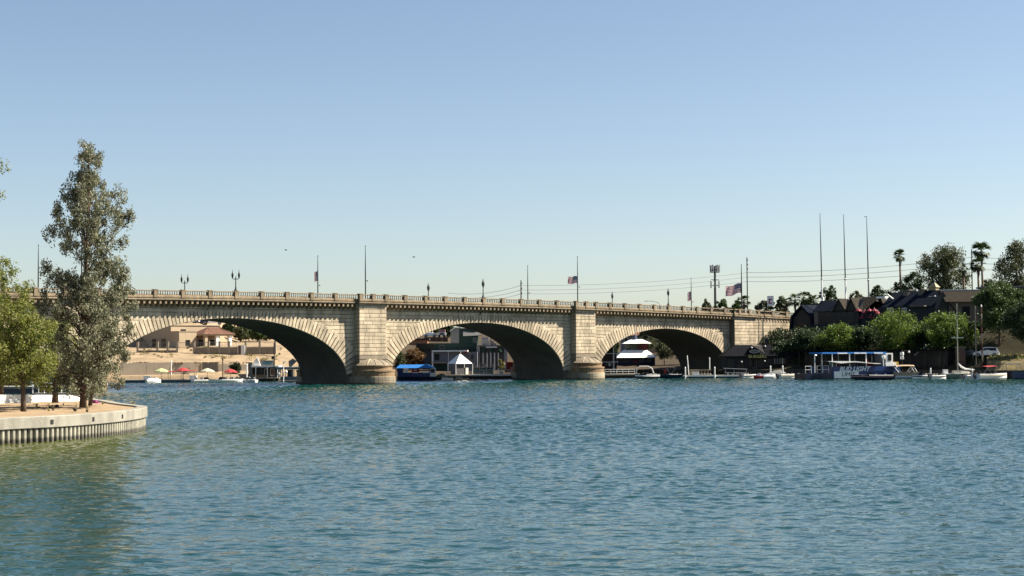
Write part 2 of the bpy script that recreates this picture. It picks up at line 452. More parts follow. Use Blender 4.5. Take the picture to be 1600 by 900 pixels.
for px in (79,145,190):
    # square weep holes in the cap
    j = min(range(len(isl)), key=lambda k: abs((lambda q: 800+F_PX*q.x/q.y)(isl[k]+out_n(k)*.16)-px) + (1000 if isl[k].y>117 or isl[k].y < 92 else 0))
    p = isl[j]-sw_o; nn = out_n(j); t = Vector((-nn.y, nn.x))
    wq = MB(); z = 1.17
    for (du, dz) in (): pass
    a = math.atan2(t.y, t.x)
    wq.box(-.11,.11,-.04,.06,-.13,.13)
    wq.build('weep_hole', mat('dark_hole',(0.02,0.018,0.015)), sw, (p.x+nn.x*.15, p.y+nn.y*.15, z), math.atan2(-nn.x*-1, -nn.y*-1)*0+a)
# ------------------------------------------------------------ the stone bridge
PSI = 41.61
B0 = G(370, 264.1, 0.0)
BR_X = 'set below'
stone = mat('bridge_stone', (0.70,0.58,0.415), rough=0.85, var=0.20, scale=0.9, rnd=0.16, bump=0.4, bscale=5, spec=0.2, streak=.26)
stone_dk = mat('bridge_core', (0.20,0.17,0.125), rough=0.9, var=0.2, scale=0.5)
stone_base = mat('pier_base_stone', (0.44,0.37,0.26), rough=0.85, var=0.3, scale=0.6, bump=0.4, bscale=4, streak=.3, tide=.42)
parapet_m = mat('parapet_stone', (0.36,0.275,0.175), rough=0.85, var=0.25, scale=1.2, rnd=0.1, bump=0.3, streak=.2)
barrel_m = mat('barrel_shade_stone', (0.14,0.12,0.09), rough=0.9, var=0.25, scale=0.4, bump=0.4, bscale=3)  # shade under the arches put into the colour, darker than the face stone
weep_m = mat('cutwater_stained', (0.30,0.20,0.11), rough=0.85, var=0.45, scale=0.8)
cap_st = mat('cutwater_cap_stone', (0.30,0.25,0.18), rough=0.85, var=0.25, scale=1.0)
bridge = thing('stone_bridge', 'long tan stone arch bridge with a balustrade crossing the channel', 'bridge', B0, R(PSI))
BM = Matrix.Translation(B0) @ Matrix.Rotation(R(PSI),4,'Z')
def B(s, y, z): return BM @ Vector((s, y, z))
def ztop(s): return 15.2 - 0.000105*(s-8)**2
WALL = 1.38; BACK = 14.92; FAR = 16.3
ARCH = [(-52.0,20.6,1.0,9.55),(0.0,22.5,1.0,9.95),(52.0,20.6,1.0,9.6),(100.6,19.0,0.85,8.9)]
PIERS = [(-26.8,-29.8,-24.07),(26.9,24.07,29.8),(77.1,74.5,79.7)]
SH3 = (119.9,126.6); S0, S1 = -74.5, 143.0
def intr(s):
    for c,a,z0,b in ARCH:
        if abs(s-c) < a: return z0 + b*math.sqrt(max(0,1-((s-c)/a)**2))
    return None
def sect(s):            # forward break of the parapet over the piers
    for c,a,b in PIERS:
        if a-.35 <= s <= b+.35: return -0.47
    if SH3[0]-.35 <= s <= SH3[1]+.35: return -0.40
    return 0.0
# core walls, barrels
wall = MB()
ss = set([S0,S1])
for c,a,z0,b in ARCH:
    for k in range(49): ss.add(round(c - a*math.cos(math.pi*k/48),4))
ss = sorted(ss)
def low(s, side):
    for c,a,z0,b in ARCH:
        if abs(s-c) <= a+1e-3:
            if (abs(s-(c-a))<1e-3 and side<0) or (abs(s-(c+a))<1e-3 and side>0): return -1.5
            return z0 + b*math.sqrt(max(0,1-min(1,((s-c)/a)**2)))
    return -1.5
for s0, s1 in zip(ss, ss[1:]):
    za, zb = low(s0,1), low(s1,-1)
    for y, fl in ((WALL+.16,False),(BACK-.16,True)):
        q = [(s0,y,za),(s1,y,zb),(s1,y,ztop(s1)-1.3),(s0,y,ztop(s0)-1.3)]
        wall.quad(*(q[::-1] if fl else q))
wall.quad((S1,WALL+.16,-1.5),(S1,BACK-.16,-1.5),(S1,BACK-.16,ztop(S1)-1.3),(S1,WALL+.16,ztop(S1)-1.3))
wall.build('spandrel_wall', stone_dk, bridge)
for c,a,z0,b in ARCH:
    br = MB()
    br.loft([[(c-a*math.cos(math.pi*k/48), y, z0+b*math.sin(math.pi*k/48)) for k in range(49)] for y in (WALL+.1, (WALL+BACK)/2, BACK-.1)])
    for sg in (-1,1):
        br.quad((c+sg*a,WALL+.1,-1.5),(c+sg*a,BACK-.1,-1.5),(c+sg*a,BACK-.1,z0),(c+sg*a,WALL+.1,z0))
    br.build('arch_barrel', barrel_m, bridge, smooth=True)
# road deck
dk = MB(); sl = [S0+(S1-S0)*i/60 for i in range(61)]
dk.loft([[(s,0.5,ztop(s)-1.02),(s,2.6,ztop(s)-1.02),(s,2.65,ztop(s)-1.17),(s,13.6,ztop(s)-1.17),(s,13.65,ztop(s)-1.02),(s,15.9,ztop(s)-1.02)] for s in sl])
dk.build('roadway', mat('asphalt',(0.06,0.06,0.06),var=.2), bridge)
# parapet pieces swept along the deck, both sides
def sweep(prof, name, m, far=False):
    mb = MB(); pts = []
    s = S0
    cuts = sorted(set([S0,S1] + [x for c,a,b in PIERS for x in (a-.35,b+.35)] + [SH3[0]-.35,SH3[1]+.35]))
    for i in range(len(cuts)-1):
        a, b = cuts[i], cuts[i+1]; off = sect((a+b)/2)
        k = max(1, int((b-a)/2.4)); rows = []
        for j in range(k+1):
            s = a+(b-a)*j/k
            rows.append([(s, (y+off) if not far else (FAR-y-off), ztop(s)+z) for y, z in (prof if not far else prof[::-1])])
        mb.loft(rows)
        for r_ in (rows[0][::-1], rows[-1]): mb.poly(r_)
    return mb.build(name, m, bridge)
for far in (False, True):
    sweep([(0.55,-.16),(0.0,-.16),(0.0,-.03),(.05,0),(.5,0),(.55,-.03),(.55,-.16)], 'handrail', parapet_m, far)
    sweep([(0.7,-1.14),(0.02,-1.14),(0.02,-.86),(0.08,-.78),(0.5,-.78),(0.7,-.86),(.7,-1.14)], 'parapet_base', parapet_m, far)
    sweep([(1.7,-1.72),(.3,-1.64),(.3,-1.52),(-.05,-1.47),(-.05,-1.30),(.16,-1.24),(.16,-1.13),(.75,-1.13),(.8,-1.2),(1.7,-1.2)], 'cornice', parapet_m, far)
# pedestals and balusters
def bays():
    xs_ = []
    def span(a, b, k): xs_.extend([a+(b-a)*i/k for i in range(k)])
    span(-74.4,-51.9,5); span(-51.9,-29.5,5); xs_.extend([-29.5,-26.8]); span(-24.1,0,5); span(0,24.1,5); xs_.extend([24.1,26.75]); span(29.5,51.8,5); span(51.8,74.4,5); xs_.extend([74.4,77.0])
    span(79.6,100.3,5); span(100.3,121.2,5); xs_.extend([121.2,124.4]); span(127.7,141.5,3); xs_.append(141.5)
    return xs_
PED = bays()
ped = MB(); ped.box(-.31,.31,-.06,.62,-1.13,.0); ped.box(-.36,.36,-.1,.66,.0,.12); ped.box(-.34,.34,-.09,.65,-1.14,-.92)
pm_ = ped.mesh('pedestal', parapet_m)
bal = MB(); bal.lathe([(.07,0),(.12,.16),(.05,.42),(.09,.62)], n=6)
bal_me = bal.mesh('baluster', parapet_m)
spots = []
for i, s in enumerate(PED):
    link('pedestal', pm_, bridge, (s, sect(s), ztop(s)))
    if i < len(PED)-1:
        a, b = s+.36, PED[i+1]-.36; k = max(2, round((b-a)/.43))
        for j in range(k): spots.append(a+(b-a)*(j+.5)/k)
nb = 0; rest = MB()
for s in spots:
    if s > -40 and nb < 300:
        link('baluster', bal_me, bridge, (s, .28+sect(s), ztop(s)-.78)); nb += 1
    else:
        rest.add([(v[0]+s, v[1]+.28+sect(s), v[2]+ztop(s)-.78) for v in bal.v], bal.f)
for s in spots:
    rest.add([(v[0]+s, FAR-.28-v[1]-sect(s), v[2]+ztop(s)-.78) for v in bal.v], bal.f)
tag(rest.build('balusters', parapet_m, bridge), kind='stuff')
fp = MB()
for s in PED: fp.add([(v[0]+s, FAR-v[1]-sect(s), v[2]+ztop(s)) for v in ped.v], [f[::-1] for f in ped.f])
tag(fp.build('far_pedestals', parapet_m, bridge), kind='stuff')
# corbels under the cornice
cb = MB(); cb.prism_y([(-.17,-2.08),(.17,-2.08),(.17,-1.66),(-.17,-1.66)], .10, .55)
cb.v = cb.v[:4] + [(-.17,1.5,-2.62),(.17,1.5,-2.62),(.17,1.5,-1.66),(-.17,1.5,-1.66)]
cb_me = cb.mesh('corbel', parapet_m)
s = S0+.5; fc = MB()
while s < S1:
    if not any(a-.3 < s < b+.3 for _,a,b in PIERS):
        if s > -42: link('corbel', cb_me, bridge, (s, 0, ztop(s)))
        fc.add([(v[0]+s, FAR-v[1], v[2]+ztop(s)) for v in cb.v], [f[::-1] for f in cb.f])
    s += .93
tag(fc.build('far_corbels', parapet_m, bridge), kind='stuff')
# voussoirs
def vous_d(th): return 1.35 + 1.75*abs(math.cos(th))**1.6
for ai,(c,a,z0,b) in enumerate(ARCH):
    # even steps of arc length
    N = 600; pts = [(c-a*math.cos(math.pi*k/N), z0+b*math.sin(math.pi*k/N)) for k in range(N+1)]
    cum = [0]
    for p, q in zip(pts, pts[1:]): cum.append(cum[-1]+math.dist(p,q))
    cnt = int(cum[-1]/.66); cnt += 1 - cnt % 2
    th = np.interp(np.linspace(0,cum[-1],cnt+1), cum, [math.pi*k/N for k in range(N+1)])
    vst = MB()
    def io(t):
        x = c-a*math.cos(t); z = z0+b*math.sin(t)
        nx, nz = -math.cos(t)/a, math.sin(t)/b; k = math.hypot(nx,nz); d = vous_d(t)
        return x, z, x+nx/k*d, z+nz/k*d
    for i in range(cnt):
        t0, t1 = th[i], th[i+1]; g_ = .065/ (cum[-1]/cnt) * (t1-t0)
        t0 += g_; t1 -= g_
        if z0+b*math.sin((t0+t1)/2) < 1.6: continue
        x0,zz0,X0,Z0 = io(t0); x1,zz1,X1,Z1 = io(t1)
        if (t0+t1)/2 < math.pi/2: poly = [(x0,zz0),(x1,zz1),(X1,Z1),(X0,Z1),(X0,Z0)]
        else: poly = [(x0,zz0),(x1,zz1),(X1,Z1),(X1,Z0),(X0,Z0)]
        if abs(Z1-Z0) < .03: poly = [(x0,zz0),(x1,zz1),(X1,Z1),(X0,Z0)]
        mb = vst if ai == 0 else MB()
        mb.prism_y(poly, WALL-.05+random.uniform(-.015,.015), WALL+.2, .05)
        if ai: mb.build('voussoir', stone, bridge)
    if ai == 0: tag(vst.build('voussoirs', stone, bridge), kind='stuff')
# ashlar
def block(mb_list, x0, x1, z0, z1, y, d=.2, nm='ashlar_block'):
    if x1-x0 < .25: return
    m = MB(); g_ = .016
    m.prism_y([(x0+g_,z0+.036),(x1-g_,z0+.036),(x1-g_,z1-.036),(x0+g_,z1-.036)], y+random.uniform(-.012,.012), y+d, .022)
    mb_list.append((nm, m))
blocks = []
def course(xa, xb, z0, z1, y, nm='ashlar_block', lo_=2.0, hi_=3.6, target=None):
    tgt = blocks if target is None else target
    x = xa; first = True
    while x < xb-.01:
        w_ = random.uniform(lo_, hi_) * (random.uniform(.45,1) if first else 1); first = False
        e = x+w_
        if xb-e < 1.0: e = xb
        block(tgt, x, e, z0, z1, y, nm=nm); x = e
def extr_in(ci, z, side):     # s where the ring (mid depth) is at height z
    c,a,z0,b = ARCH[ci]; best = None
    for k in range(1,200):
        t = math.pi/2*k/200
        d = vous_d(t)*.72; nx, nz = math.cos(t)/a, math.sin(t)/b; q = math.hypot(nx,nz)
        zz = z0+b*math.sin(t)+nz/q*d; xx = a*math.cos(t)+nx/q*d
        if zz <= z: best = xx
    return c + side*(best if best is not None else a+2)
CH = .64
far_blocks = []
def spandrel(ci, side, edge, tgt=None):
    c = ARCH[ci][0]; k = 0
    while True:
        z0 = 2.2 + CH*k; z1 = z0+CH; k += 1
        smid = c + side*min(abs(edge-c), 14)
        if z1 > ztop(smid)-2.0: break
        x = extr_in(ci, z0+CH*.3, side)
        if abs(x-c) > abs(edge-c): continue
        if side > 0: course(x, edge, z0, z1, WALL, target=tgt)
        else: course(edge, x, z0, z1, WALL, target=tgt)
spandrel(1,1,24.07); spandrel(2,-1,29.8); spandrel(2,1,74.5); spandrel(3,-1,79.7); spandrel(3,1,119.9)
spandrel(1,-1,-24.07); spandrel(0,1,-29.8,far_blocks); spandrel(0,-1,-74.5,far_blocks)
for c,a,b in PIERS:
    zt = ztop(c)-1.5;     MB().box(a+.1,b-.1,.12,WALL+.2,2.5,zt).build('shaft_core', stone_dk, bridge); MB().box(a+.1,b-.1,BACK-.2,FAR-.12,2.5,zt).build('shaft_core', stone_dk, bridge)
    k = 0
    while 4.95+CH*k < zt-.3:
        z0 = 4.95+CH*k; course(a, b, z0, min(z0+CH, zt-.02), 0.0, nm='shaft_block', lo_=1.6, hi_=2.8); k += 1
    # side returns of the shaft
    k = 0
    sd_ = MB()
    while 4.95+CH*k < zt-.3:
        z0 = 4.95+CH*k
        for xa, xb in ((a-.02,a+.12),(b-.12,b+.02)): sd_.box(xa, xb, .06, WALL+.1, z0+.045, min(z0+CH,zt)-.045)
        k += 1
    sd_.build('shaft_return', stone, bridge)
    MB().box(a-.08,b+.08,-.12,WALL+.2,4.25,4.9).build('string_course', cap_st, bridge); MB().box(a-.02,b+.02,-.05,WALL+.2,2.9,4.25).build('shaft_foot', cap_st, bridge); MB().box(a-.06,b+.06,-.1,WALL+.1,zt-.0,zt+.2).build('shaft_cap', cap_st, bridge)
    # long base running under the arches with a rounded nose at each end
    hw = (b-a)/2+1.05
    bs = MB(); bs.box(c-hw, c+hw, .2, FAR-.2, -1.5, 1.30)
    bs.build('pier_base', stone_base, bridge)
    for yc, a0 in ((.2, math.pi), (FAR-.2, 0)):
        for nm, m_, pr in (('cutwater_tier', stone_base, [(hw+.02,-1.5),(hw+.02,.55),(hw-.04,.58),(hw-.04,.62),(hw+.0,.65),(hw,1.28),(hw-.15,1.34)]),
                           ('cutwater_tier', weep_m, [(hw-.15,1.34),(hw-.12,2.05),(hw-.02,2.15),(hw-.02,2.4),(hw-.5,2.48)]),
                           ('cutwater_tier', weep_m, [(hw-.55,2.46),(hw-.55,3.0),(hw-.4,3.05),(hw-.4,3.22),(hw-.55,3.26)])):
            q = MB(); q.lathe(pr, (c,yc,0), 18, a0, a0+math.pi); q.build(nm, m_, bridge)
        q = MB(); q.lathe([(hw-.5,3.24),(hw-1.0,3.62),(hw-1.8,4.02),(hw-2.6,4.22),(.05,4.3)], (c,yc,0), 18, a0, a0+math.pi); q.build('cutwater_cap', cap_st, bridge, smooth=True)
    rb = MB()
    for an in (-.9,-.45,0,.45,.9):
        dx, dy = math.sin(an), -math.cos(an)
        rb.tube([(c+dx*r_, .2+dy*r_, z) for r_, z in ((hw-.5,3.26),(hw-1.0,3.66),(hw-1.8,4.06),(hw-2.6,4.26))], .06, 4)
    rb.build('cap_rib', stone, bridge)
    mdl = MB(); mdl.box(c-hw+.5,c+hw-.5,.0,WALL+.3,1.3,3.1); mdl.build('pier_plinth', stone_base, bridge)
# abutment
ab = MB(); ab.box(SH3[0]+.1,SH3[1],.13,WALL+.2,-1.5,ztop(123)-1.5); ab.box(SH3[1],S1,.33,WALL+.2,-1.5,ztop(135)-1.4); ab.build('abutment_core', stone_dk, bridge)
k = 0
while 2.2+CH*k < ztop(123)-2.0:
    z0 = 2.2+CH*k
    course(SH3[0],SH3[1],z0,z0+CH,0,nm='shaft_block',lo_=1.8,hi_=3)
    course(SH3[1],S1,z0,z0+CH,.2,nm='shaft_block',lo_=2.4,hi_=4)
    k += 1
sb = [m for nm, m in blocks if nm == 'shaft_block']; ash = [m for nm, m in blocks if nm == 'ashlar_block']
for lst, nm in ((sb,'shaft_block'),(ash,'ashlar_block')):
    ext = MB()
    for i, m in enumerate(lst):
        if i < 300: m.build(nm, stone, bridge)
        else: ext.add(m.v, m.f)
    if ext.v: tag(ext.build(nm+'s', stone, bridge), kind='stuff')
ext = MB()
for nm, m in far_blocks: ext.add(m.v, m.f)
tag(ext.build('outer_spandrel_blocks', stone, bridge), kind='stuff')
# ------------------------------------------------------------ trees
M_EUC = leaf_mat('eucalyptus_leaf', (0.07,0.078,0.04), (0.40,0.395,0.245), .35)
M_MESQ = leaf_mat('mesquite_leaf', (0.09,0.125,0.022), (0.32,0.33,0.07), .4)
M_QUAY = leaf_mat('quay_leaf', (0.035,0.085,0.010), (0.23,0.31,0.045), .35)
M_GREEN = leaf_mat('green_leaf', (0.035,0.075,0.018), (0.10,0.15,0.035), .3)
M_DARK = leaf_mat('dark_leaf', (0.020,0.045,0.014), (0.055,0.085,0.025), .25)
M_OLIVE = leaf_mat('olive_leaf', (0.055,0.075,0.028), (0.14,0.15,0.06), .25)
M_RED = leaf_mat('red_leaf', (0.16,0.05,0.025), (0.20,0.14,0.04), .3)
M_YEL = leaf_mat('yellow_leaf', (0.20,0.17,0.05), (0.30,0.26,0.10), .3)
M_BARK = mat('bark', (0.13,0.085,0.055), rough=.95, var=.35, scale=6, bump=.8, bscale=20)
M_BARKG = mat('grey_bark', (0.22,0.18,0.14), rough=.95, var=.3, scale=5, bump=.6, bscale=16)
M_PALMT = mat('palm_bark', (0.20,0.145,0.095), rough=.95, var=.35, scale=6, bump=.8, bscale=12)

def leaf_mesh(name, cl, size, m, seed, droop=0.0, aspect=2.2, tri=False):
    """cl: array of (x,y,z,r,n); makes n leaves spread in each clump"""
    rs = np.random.RandomState(seed)
    cl = np.asarray(cl, float); n = cl[:,4].astype(int)
    idx = np.repeat(np.arange(len(cl)), n); N = len(idx)
    d = rs.normal(size=(N,3)); d /= np.linalg.norm(d,axis=1)[:,None]
    r = rs.uniform(0,1,N)**0.45
    p = cl[idx,:3] + d*(r*cl[idx,3])[:,None]*np.array([1,1,.8+droop])
    a = rs.normal(size=(N,3)); a[:,2] -= droop*2.2; a /= np.linalg.norm(a,axis=1)[:,None]
    b = rs.normal(size=(N,3)); b -= a*(a*b).sum(1)[:,None]; b /= np.linalg.norm(b,axis=1)[:,None]
    s = size*rs.uniform(.6,1.35,N)
    a = a*(s*.5)[:,None]; b = b*(s*.5/aspect)[:,None]
    v = np.stack([p-a, p+b, p+a, p-b],1).reshape(-1,3)
    f = np.arange(N*4).reshape(N,4)
    return np_mesh(name, v, f, m)

def grow(name, label, base, H, prof, bark, leafm, n_cl, cl_r, n_leaf, leaf, seed, trunk_r=.25, trunk_to=.75, squash=1.0, droop=0.2,
         group=None, fork=1, lean=(0,0), edge=.55, skip_lo=0.0, cat='tree', limbs=16, tips=0):
    """prof: [(height fraction, radius m)...] crown outline; base is the foot"""
    rs = random.Random(seed)
    t = thing(name, label, cat, base, rs.uniform(0,.5), group)
    hs = [p[0] for p in prof]; rd = [p[1] for p in prof]
    def cen(h): return (lean[0]*h*H, lean[1]*h*H)
    cls = []
    # lumpy outline: a few lobes of bearing and height
    lob = [(rs.uniform(0,6.28), rs.uniform(hs[0],hs[-1]), rs.uniform(.58,1.32)) for _ in range(16)]
    tries = 0
    while len(cls) < n_cl and tries < n_cl*30:
        tries += 1
        h = rs.uniform(hs[0], hs[-1]); R_ = np.interp(h, hs, rd)
        if rs.random() > (R_/max(rd))**1.1 + .06: continue
        an = rs.uniform(0, 6.2832)
        k = 1.0
        for la, lh, lk in lob:
            da = abs((an-la+math.pi) % (2*math.pi) - math.pi)
            if da < .8 and abs(h-lh) < .12: k *= lk
        rr = R_*k*(edge + (1-edge)*rs.random()) if rs.random() < .72 else R_*k*rs.random()*.8
        rr = min(rr, R_*1.12)
        cx, cy = cen(h)
        q = cl_r*rs.uniform(.6,1.3)
        cls.append((cx+rr*math.cos(an), cy+rr*math.sin(an)*squash, h*H, q, n_leaf*rs.uniform(.6,1.4)))
    if tips:                              # leaves hang in sprays round the branch ends
        ends = cls[:tips]; cls = []
        for c in ends:
            s_ = rs.uniform(.35,.85)
            for _ in range(max(2,int(n_cl/tips*s_*1.7))):
                cls.append((c[0]+rs.gauss(0,.42*s_), c[1]+rs.gauss(0,.42*s_), max(H*.05, c[2]+rs.gauss(-.12,.5*s_)), cl_r*rs.uniform(.5,1.2), n_leaf*rs.uniform(.5,1.5)))
    link('crown', leaf_mesh('crown', cls, leaf, leafm, seed, droop), t)
    tr = MB(); top = trunk_to*H; pts = []; rad = []
    for i in range(8):
        h = i/7; cx, cy = cen(h*trunk_to)
        pts.append((cx+rs.uniform(-.04,.04)*H*.12, cy+rs.uniform(-.04,.04)*H*.12, h*top - (.3 if i == 0 else 0))); rad.append(trunk_r*(1.25 if i == 0 else 1)*(1-.82*h))
    tr.tube(pts, rad, 7); tr.build('trunk', bark, t, smooth=True)
    br = MB()
    for c in rs.sample(cls, min(limbs, len(cls))):
        z0 = max(min(c[2]*.72, top*.97), hs[0]*H*.55); cx, cy = cen(z0/H)
        i = z0/top*7; r0 = trunk_r*(1-.82*min(1,z0/top))*.6
        mid = ((cx+c[0])/2, (cy+c[1])/2, z0+(c[2]-z0)*.6)
        br.tube([(cx,cy,z0), mid, c[:3]], [max(r0*.8,.025), max(r0*.45,.018), .012], 5)
    tag(br.build('limbs', bark, t), kind='stuff')
    return t

# -- island trees
fb = lambda px, py, Y, z=None: P(px, py, Y)
grow('eucalyptus_tree', 'tall narrow grey-green eucalyptus tree on the sandy island with foliage hanging low', G(130,113.6,1.58), 18.0,
     [(.05,1.2),(.10,2.7),(.18,3.7),(.30,3.5),(.42,2.8),(.52,2.5),(.6,2.7),(.68,2.6),(.76,2.3),(.83,1.7),(.9,1.0),(.96,.5),(1.0,.1)],
     M_BARK, M_EUC, 1300, .36, 50, .17, 31, trunk_r=.21, trunk_to=.97, droop=.6, lean=(.020,0), edge=.3, limbs=70, tips=170)
grow('mesquite_tree', 'bushy light green tree with a slim bare trunk at the near left of the island', G(37,106.9,1.58), 6.9,
     [(.24,1.3),(.36,2.3),(.5,2.9),(.68,2.8),(.86,1.9),(1.0,.5)], M_BARK, M_MESQ, 250, .45, 66, .17, 12, trunk_r=.17, trunk_to=.8, edge=.4, limbs=30, lean=(-.03,0))
grow('mesquite_tree', 'small bright green tree with a dark trunk, between the bare trunk and tall eucalyptus', G(86,126,1.6), 6.6,
     [(.14,1.1),(.28,2.2),(.5,2.7),(.68,2.4),(.84,1.7),(1.0,.5)], M_BARK, M_MESQ, 190, .45, 60, .18, 13, trunk_r=.24, trunk_to=.75, limbs=20, lean=(.03,0))
grow('eucalyptus_tree', 'slender second eucalyptus just right of the tall one, its thin trunk half hidden by leaves', G(141,118,1.6), 7.6,
     [(.14,.9),(.3,1.8),(.5,2.1),(.7,1.6),(.85,.9),(1.0,.2)], M_BARK, M_EUC, 90, .36, 80, .19, 14, trunk_r=.13, trunk_to=.9, droop=.5, limbs=24, lean=(.06,0))
grow('cottonwood_tree', 'big yellow-green tree cut off by the left edge of the photo', G(-62,116,1.6), 18.2,
     [(.22,2.0),(.35,2.6),(.5,2.6),(.6,2.5),(.66,2.6),(.74,3.0),(.86,3.1),(.95,2.2),(1.0,.8)], M_BARK, M_MESQ, 420, .5, 60, .2, 15, trunk_r=.4, trunk_to=.9, limbs=30)
grow('mesquite_tree', 'loose light green tree at the back left of the island, cut by the left edge', G(2,134,1.6), 11.6,
     [(.12,1.6),(.26,2.9),(.45,3.2),(.66,2.7),(.8,2.0),(.92,1.1),(1.0,.3)], M_BARK, M_MESQ, 290, .5, 62, .2, 16, trunk_r=.2, trunk_to=.8, limbs=24)

# -- trees of the far banks: (px, top y, foot z or None, width px, Y, leaf, bark, label)
FARG = 'trees on the hill behind the right-hand houses'
def bank_tree(name, label, px, ytop, wpx, Y, leafm, seed, group=None, zb=None, low=.25, n=70, leaf=.42, cl=None, bark=None, cat='tree', shape=None, dens=26, squash=.8):
    n = int(n*1.5); dens *= 2.1; leaf *= 1.12
    b = G(px, Y, 0); gz = ground_z(b.x, Y) if zb is None else zb
    b = G(px, Y, gz); H = ZP(px, ytop, Y) - gz; w = wpx*m_per_px(Y)/2
    pr = shape or [(low,.45),(low+.12,.8),(.5,1),(.68,.97),(.84,.72),(.95,.4),(1,.12)]
    return grow(name, label, b, H, [(h, max(.1,k*(w-.3))) for h, k in pr], bark or M_BARK, leafm, n, cl or max(.45,w*.2), dens, leaf, seed, trunk_r=max(.12,H*.022), trunk_to=.7, group=group, cat=cat, squash=squash, limbs=10)
UMB = [(.42,.7),(.5,1),(.62,1.05),(.75,.9),(.88,.6),(1,.15)]
# row of trees along the right-hand quay
for i, (px, yt, w_, Y, lm, lab) in enumerate([
    (1232,532,62,336,M_DARK,'dark low tree at the left end of the quay row, under the gable house'),
    (1262,520,60,334,M_DARK,'dark rounded tree behind the party boat, right of the shop roof'),
    (1312,509,78,329,M_QUAY,'bright topped tree above the canopy of the blue party boat'),
    (1352,516,56,328,M_DARK,'dark tree between the two bright topped trees, below the red terrace'),
    (1402,488,96,319,M_QUAY,'widest yellow-green tree in front of the dark blue roofed house'),
    (1447,510,52,318,M_DARK,'dark tree in the gap between the two yellow-green trees'),
    (1483,492,88,311,M_QUAY,'yellow-green tree with the sailboat mast in front of it'),
    (1521,505,46,312,M_DARK,'dark tree below the brown stucco house beside the wooden pole')]):
    bank_tree('quay_tree', lab, px, yt, w_, Y, lm, 30+i, 'trees along the right-hand quay', low=.16, n=95, leaf=.36, dens=34)
bank_tree('ash_tree', 'large dense green tree over the white SUV at the right edge', 1562, 443, 92, 305, M_GREEN, 41, low=.3, n=190, leaf=.36, dens=40)
bank_tree('ash_tree', 'dark green tree cut off by the right edge, above the grassy slope', 1606, 470, 84, 298, M_DARK, 42, low=.3, n=120, leaf=.36, dens=36)
bank_tree('eucalyptus_tree', 'broad airy eucalyptus behind the chimneyed house', 1478, 385, 88, 372, M_OLIVE, 43, FARG, low=.35, n=150, leaf=.42, dens=26, shape=[(.42,.5),(.5,.9),(.6,1),(.72,1),(.84,.85),(.94,.6),(1,.25)])
bank_tree('eucalyptus_tree', 'tall olive eucalyptus cut off by the right edge of the photo', 1590, 378, 84, 365, M_OLIVE, 44, FARG, low=.4, n=130, leaf=.42, dens=26)
bank_tree('cypress_tree', 'dark bushy tree left of the broad eucalyptus', 1432, 424, 50, 362, M_DARK, 45, FARG, n=70, leaf=.4)
for i,(px,yt,w_,lm,lab) in enumerate([
    (1296,446,42,M_DARK,'dark round treetop left of the leftmost mast foot'),
    (1338,452,34,M_OLIVE,'low olive treetop between the second and third mast'),
    (1372,446,40,M_DARK,'dark treetop just right of the third mast'),
    (1405,440,44,M_DARK,'dark treetop at the foot of the lone slim palm'),
    (1545,436,36,M_OLIVE,'small olive treetop right of the two tall palms')]):
    bank_tree('hill_tree', lab, px, yt, w_, 376+3*i, lm, 50+i, FARG, low=.2, n=60, leaf=.42)
for i,(px,yt,w_,lm,lab) in enumerate([
    (1104,470,22,M_OLIVE,'olive bush rising over the parapet left of the cell tower'),
    (1126,468,34,M_GREEN,'green bush over the parapet at the cell tower foot'),
    (1152,471,32,M_GREEN,'green bush over the parapet below the large flag'),
    (1198,466,36,M_OLIVE,'feathery bush behind the white sign over the parapet'),
    (1222,461,26,M_OLIVE,'olive bush at the right end of the parapet'),
    (1264,458,26,M_DARK,'dark bush behind the roof of the gable house')]):
    bank_tree('roadside_bush', lab, px, yt, w_, 405, lm, 60+i, 'bushes over the right end of the bridge', low=.15, n=45, leaf=.5, zb=11)
# seen through the arches
bank_tree('olive_tree', 'leaning pale olive tree beside the white roofed pavilion', 1038, 533, 44, 372, M_OLIVE, 70, low=.3, n=60, leaf=.3)
bank_tree('olive_tree', 'pale olive tree in front of the dark arch right of its twin', 1066, 538, 40, 370, M_OLIVE, 71, low=.3, n=55, leaf=.3)
for i,(px,yt,w_,lm,lab) in enumerate([(376,509,34,M_OLIVE,'sunlit tree just right of the tiled pavilion under the left arch'),(402,512,34,M_GREEN,'bright green tree furthest right under the left arch'),(356,506,26,M_DARK,'dark tree behind the tiled roof under the left arch'),(389,507,30,M_DARK,'dark tree between the sunlit tree and the bright green one under the left arch'),(416,516,26,M_OLIVE,'low olive tree at the right foot of the left arch')]):
    bank_tree('garden_tree', lab, px, yt, w_, 378+2*i, lm, 74+i, 'trees behind the tiled pavilion', low=.2, n=60, leaf=.4)
bank_tree('autumn_shrub', 'rust red shrub above the blue tour boat', 648, 545, 38, 346, M_RED, 80, low=.1, n=70, leaf=.3, cat='shrub')
bank_tree('broad_shrub', 'olive brown shrub at the left foot of the middle arch', 626, 552, 22, 344, M_OLIVE, 81, low=.1, n=45, leaf=.3, cat='shrub')
bank_tree('quay_shrub', 'dark shrub between the red umbrella and the grey kiosk', 368, 567, 20, 324, M_DARK, 82, low=.1, n=36, leaf=.3, cat='shrub')
bank_tree('hillside_tree', 'dark tree beside the white van high under the middle arch', 700, 500, 26, 396, M_DARK, 83, low=.15, n=50, leaf=.4)
bank_tree('hillside_tree', 'green tree above the white van high under the middle arch', 676, 505, 34, 410, M_GREEN, 84, low=.15, n=50, leaf=.4)
bank_tree('hillside_tree', 'tree behind the white roofed pavilion under the right arch', 1009, 514, 40, 418, M_OLIVE, 85, low=.15, n=55, leaf=.4)
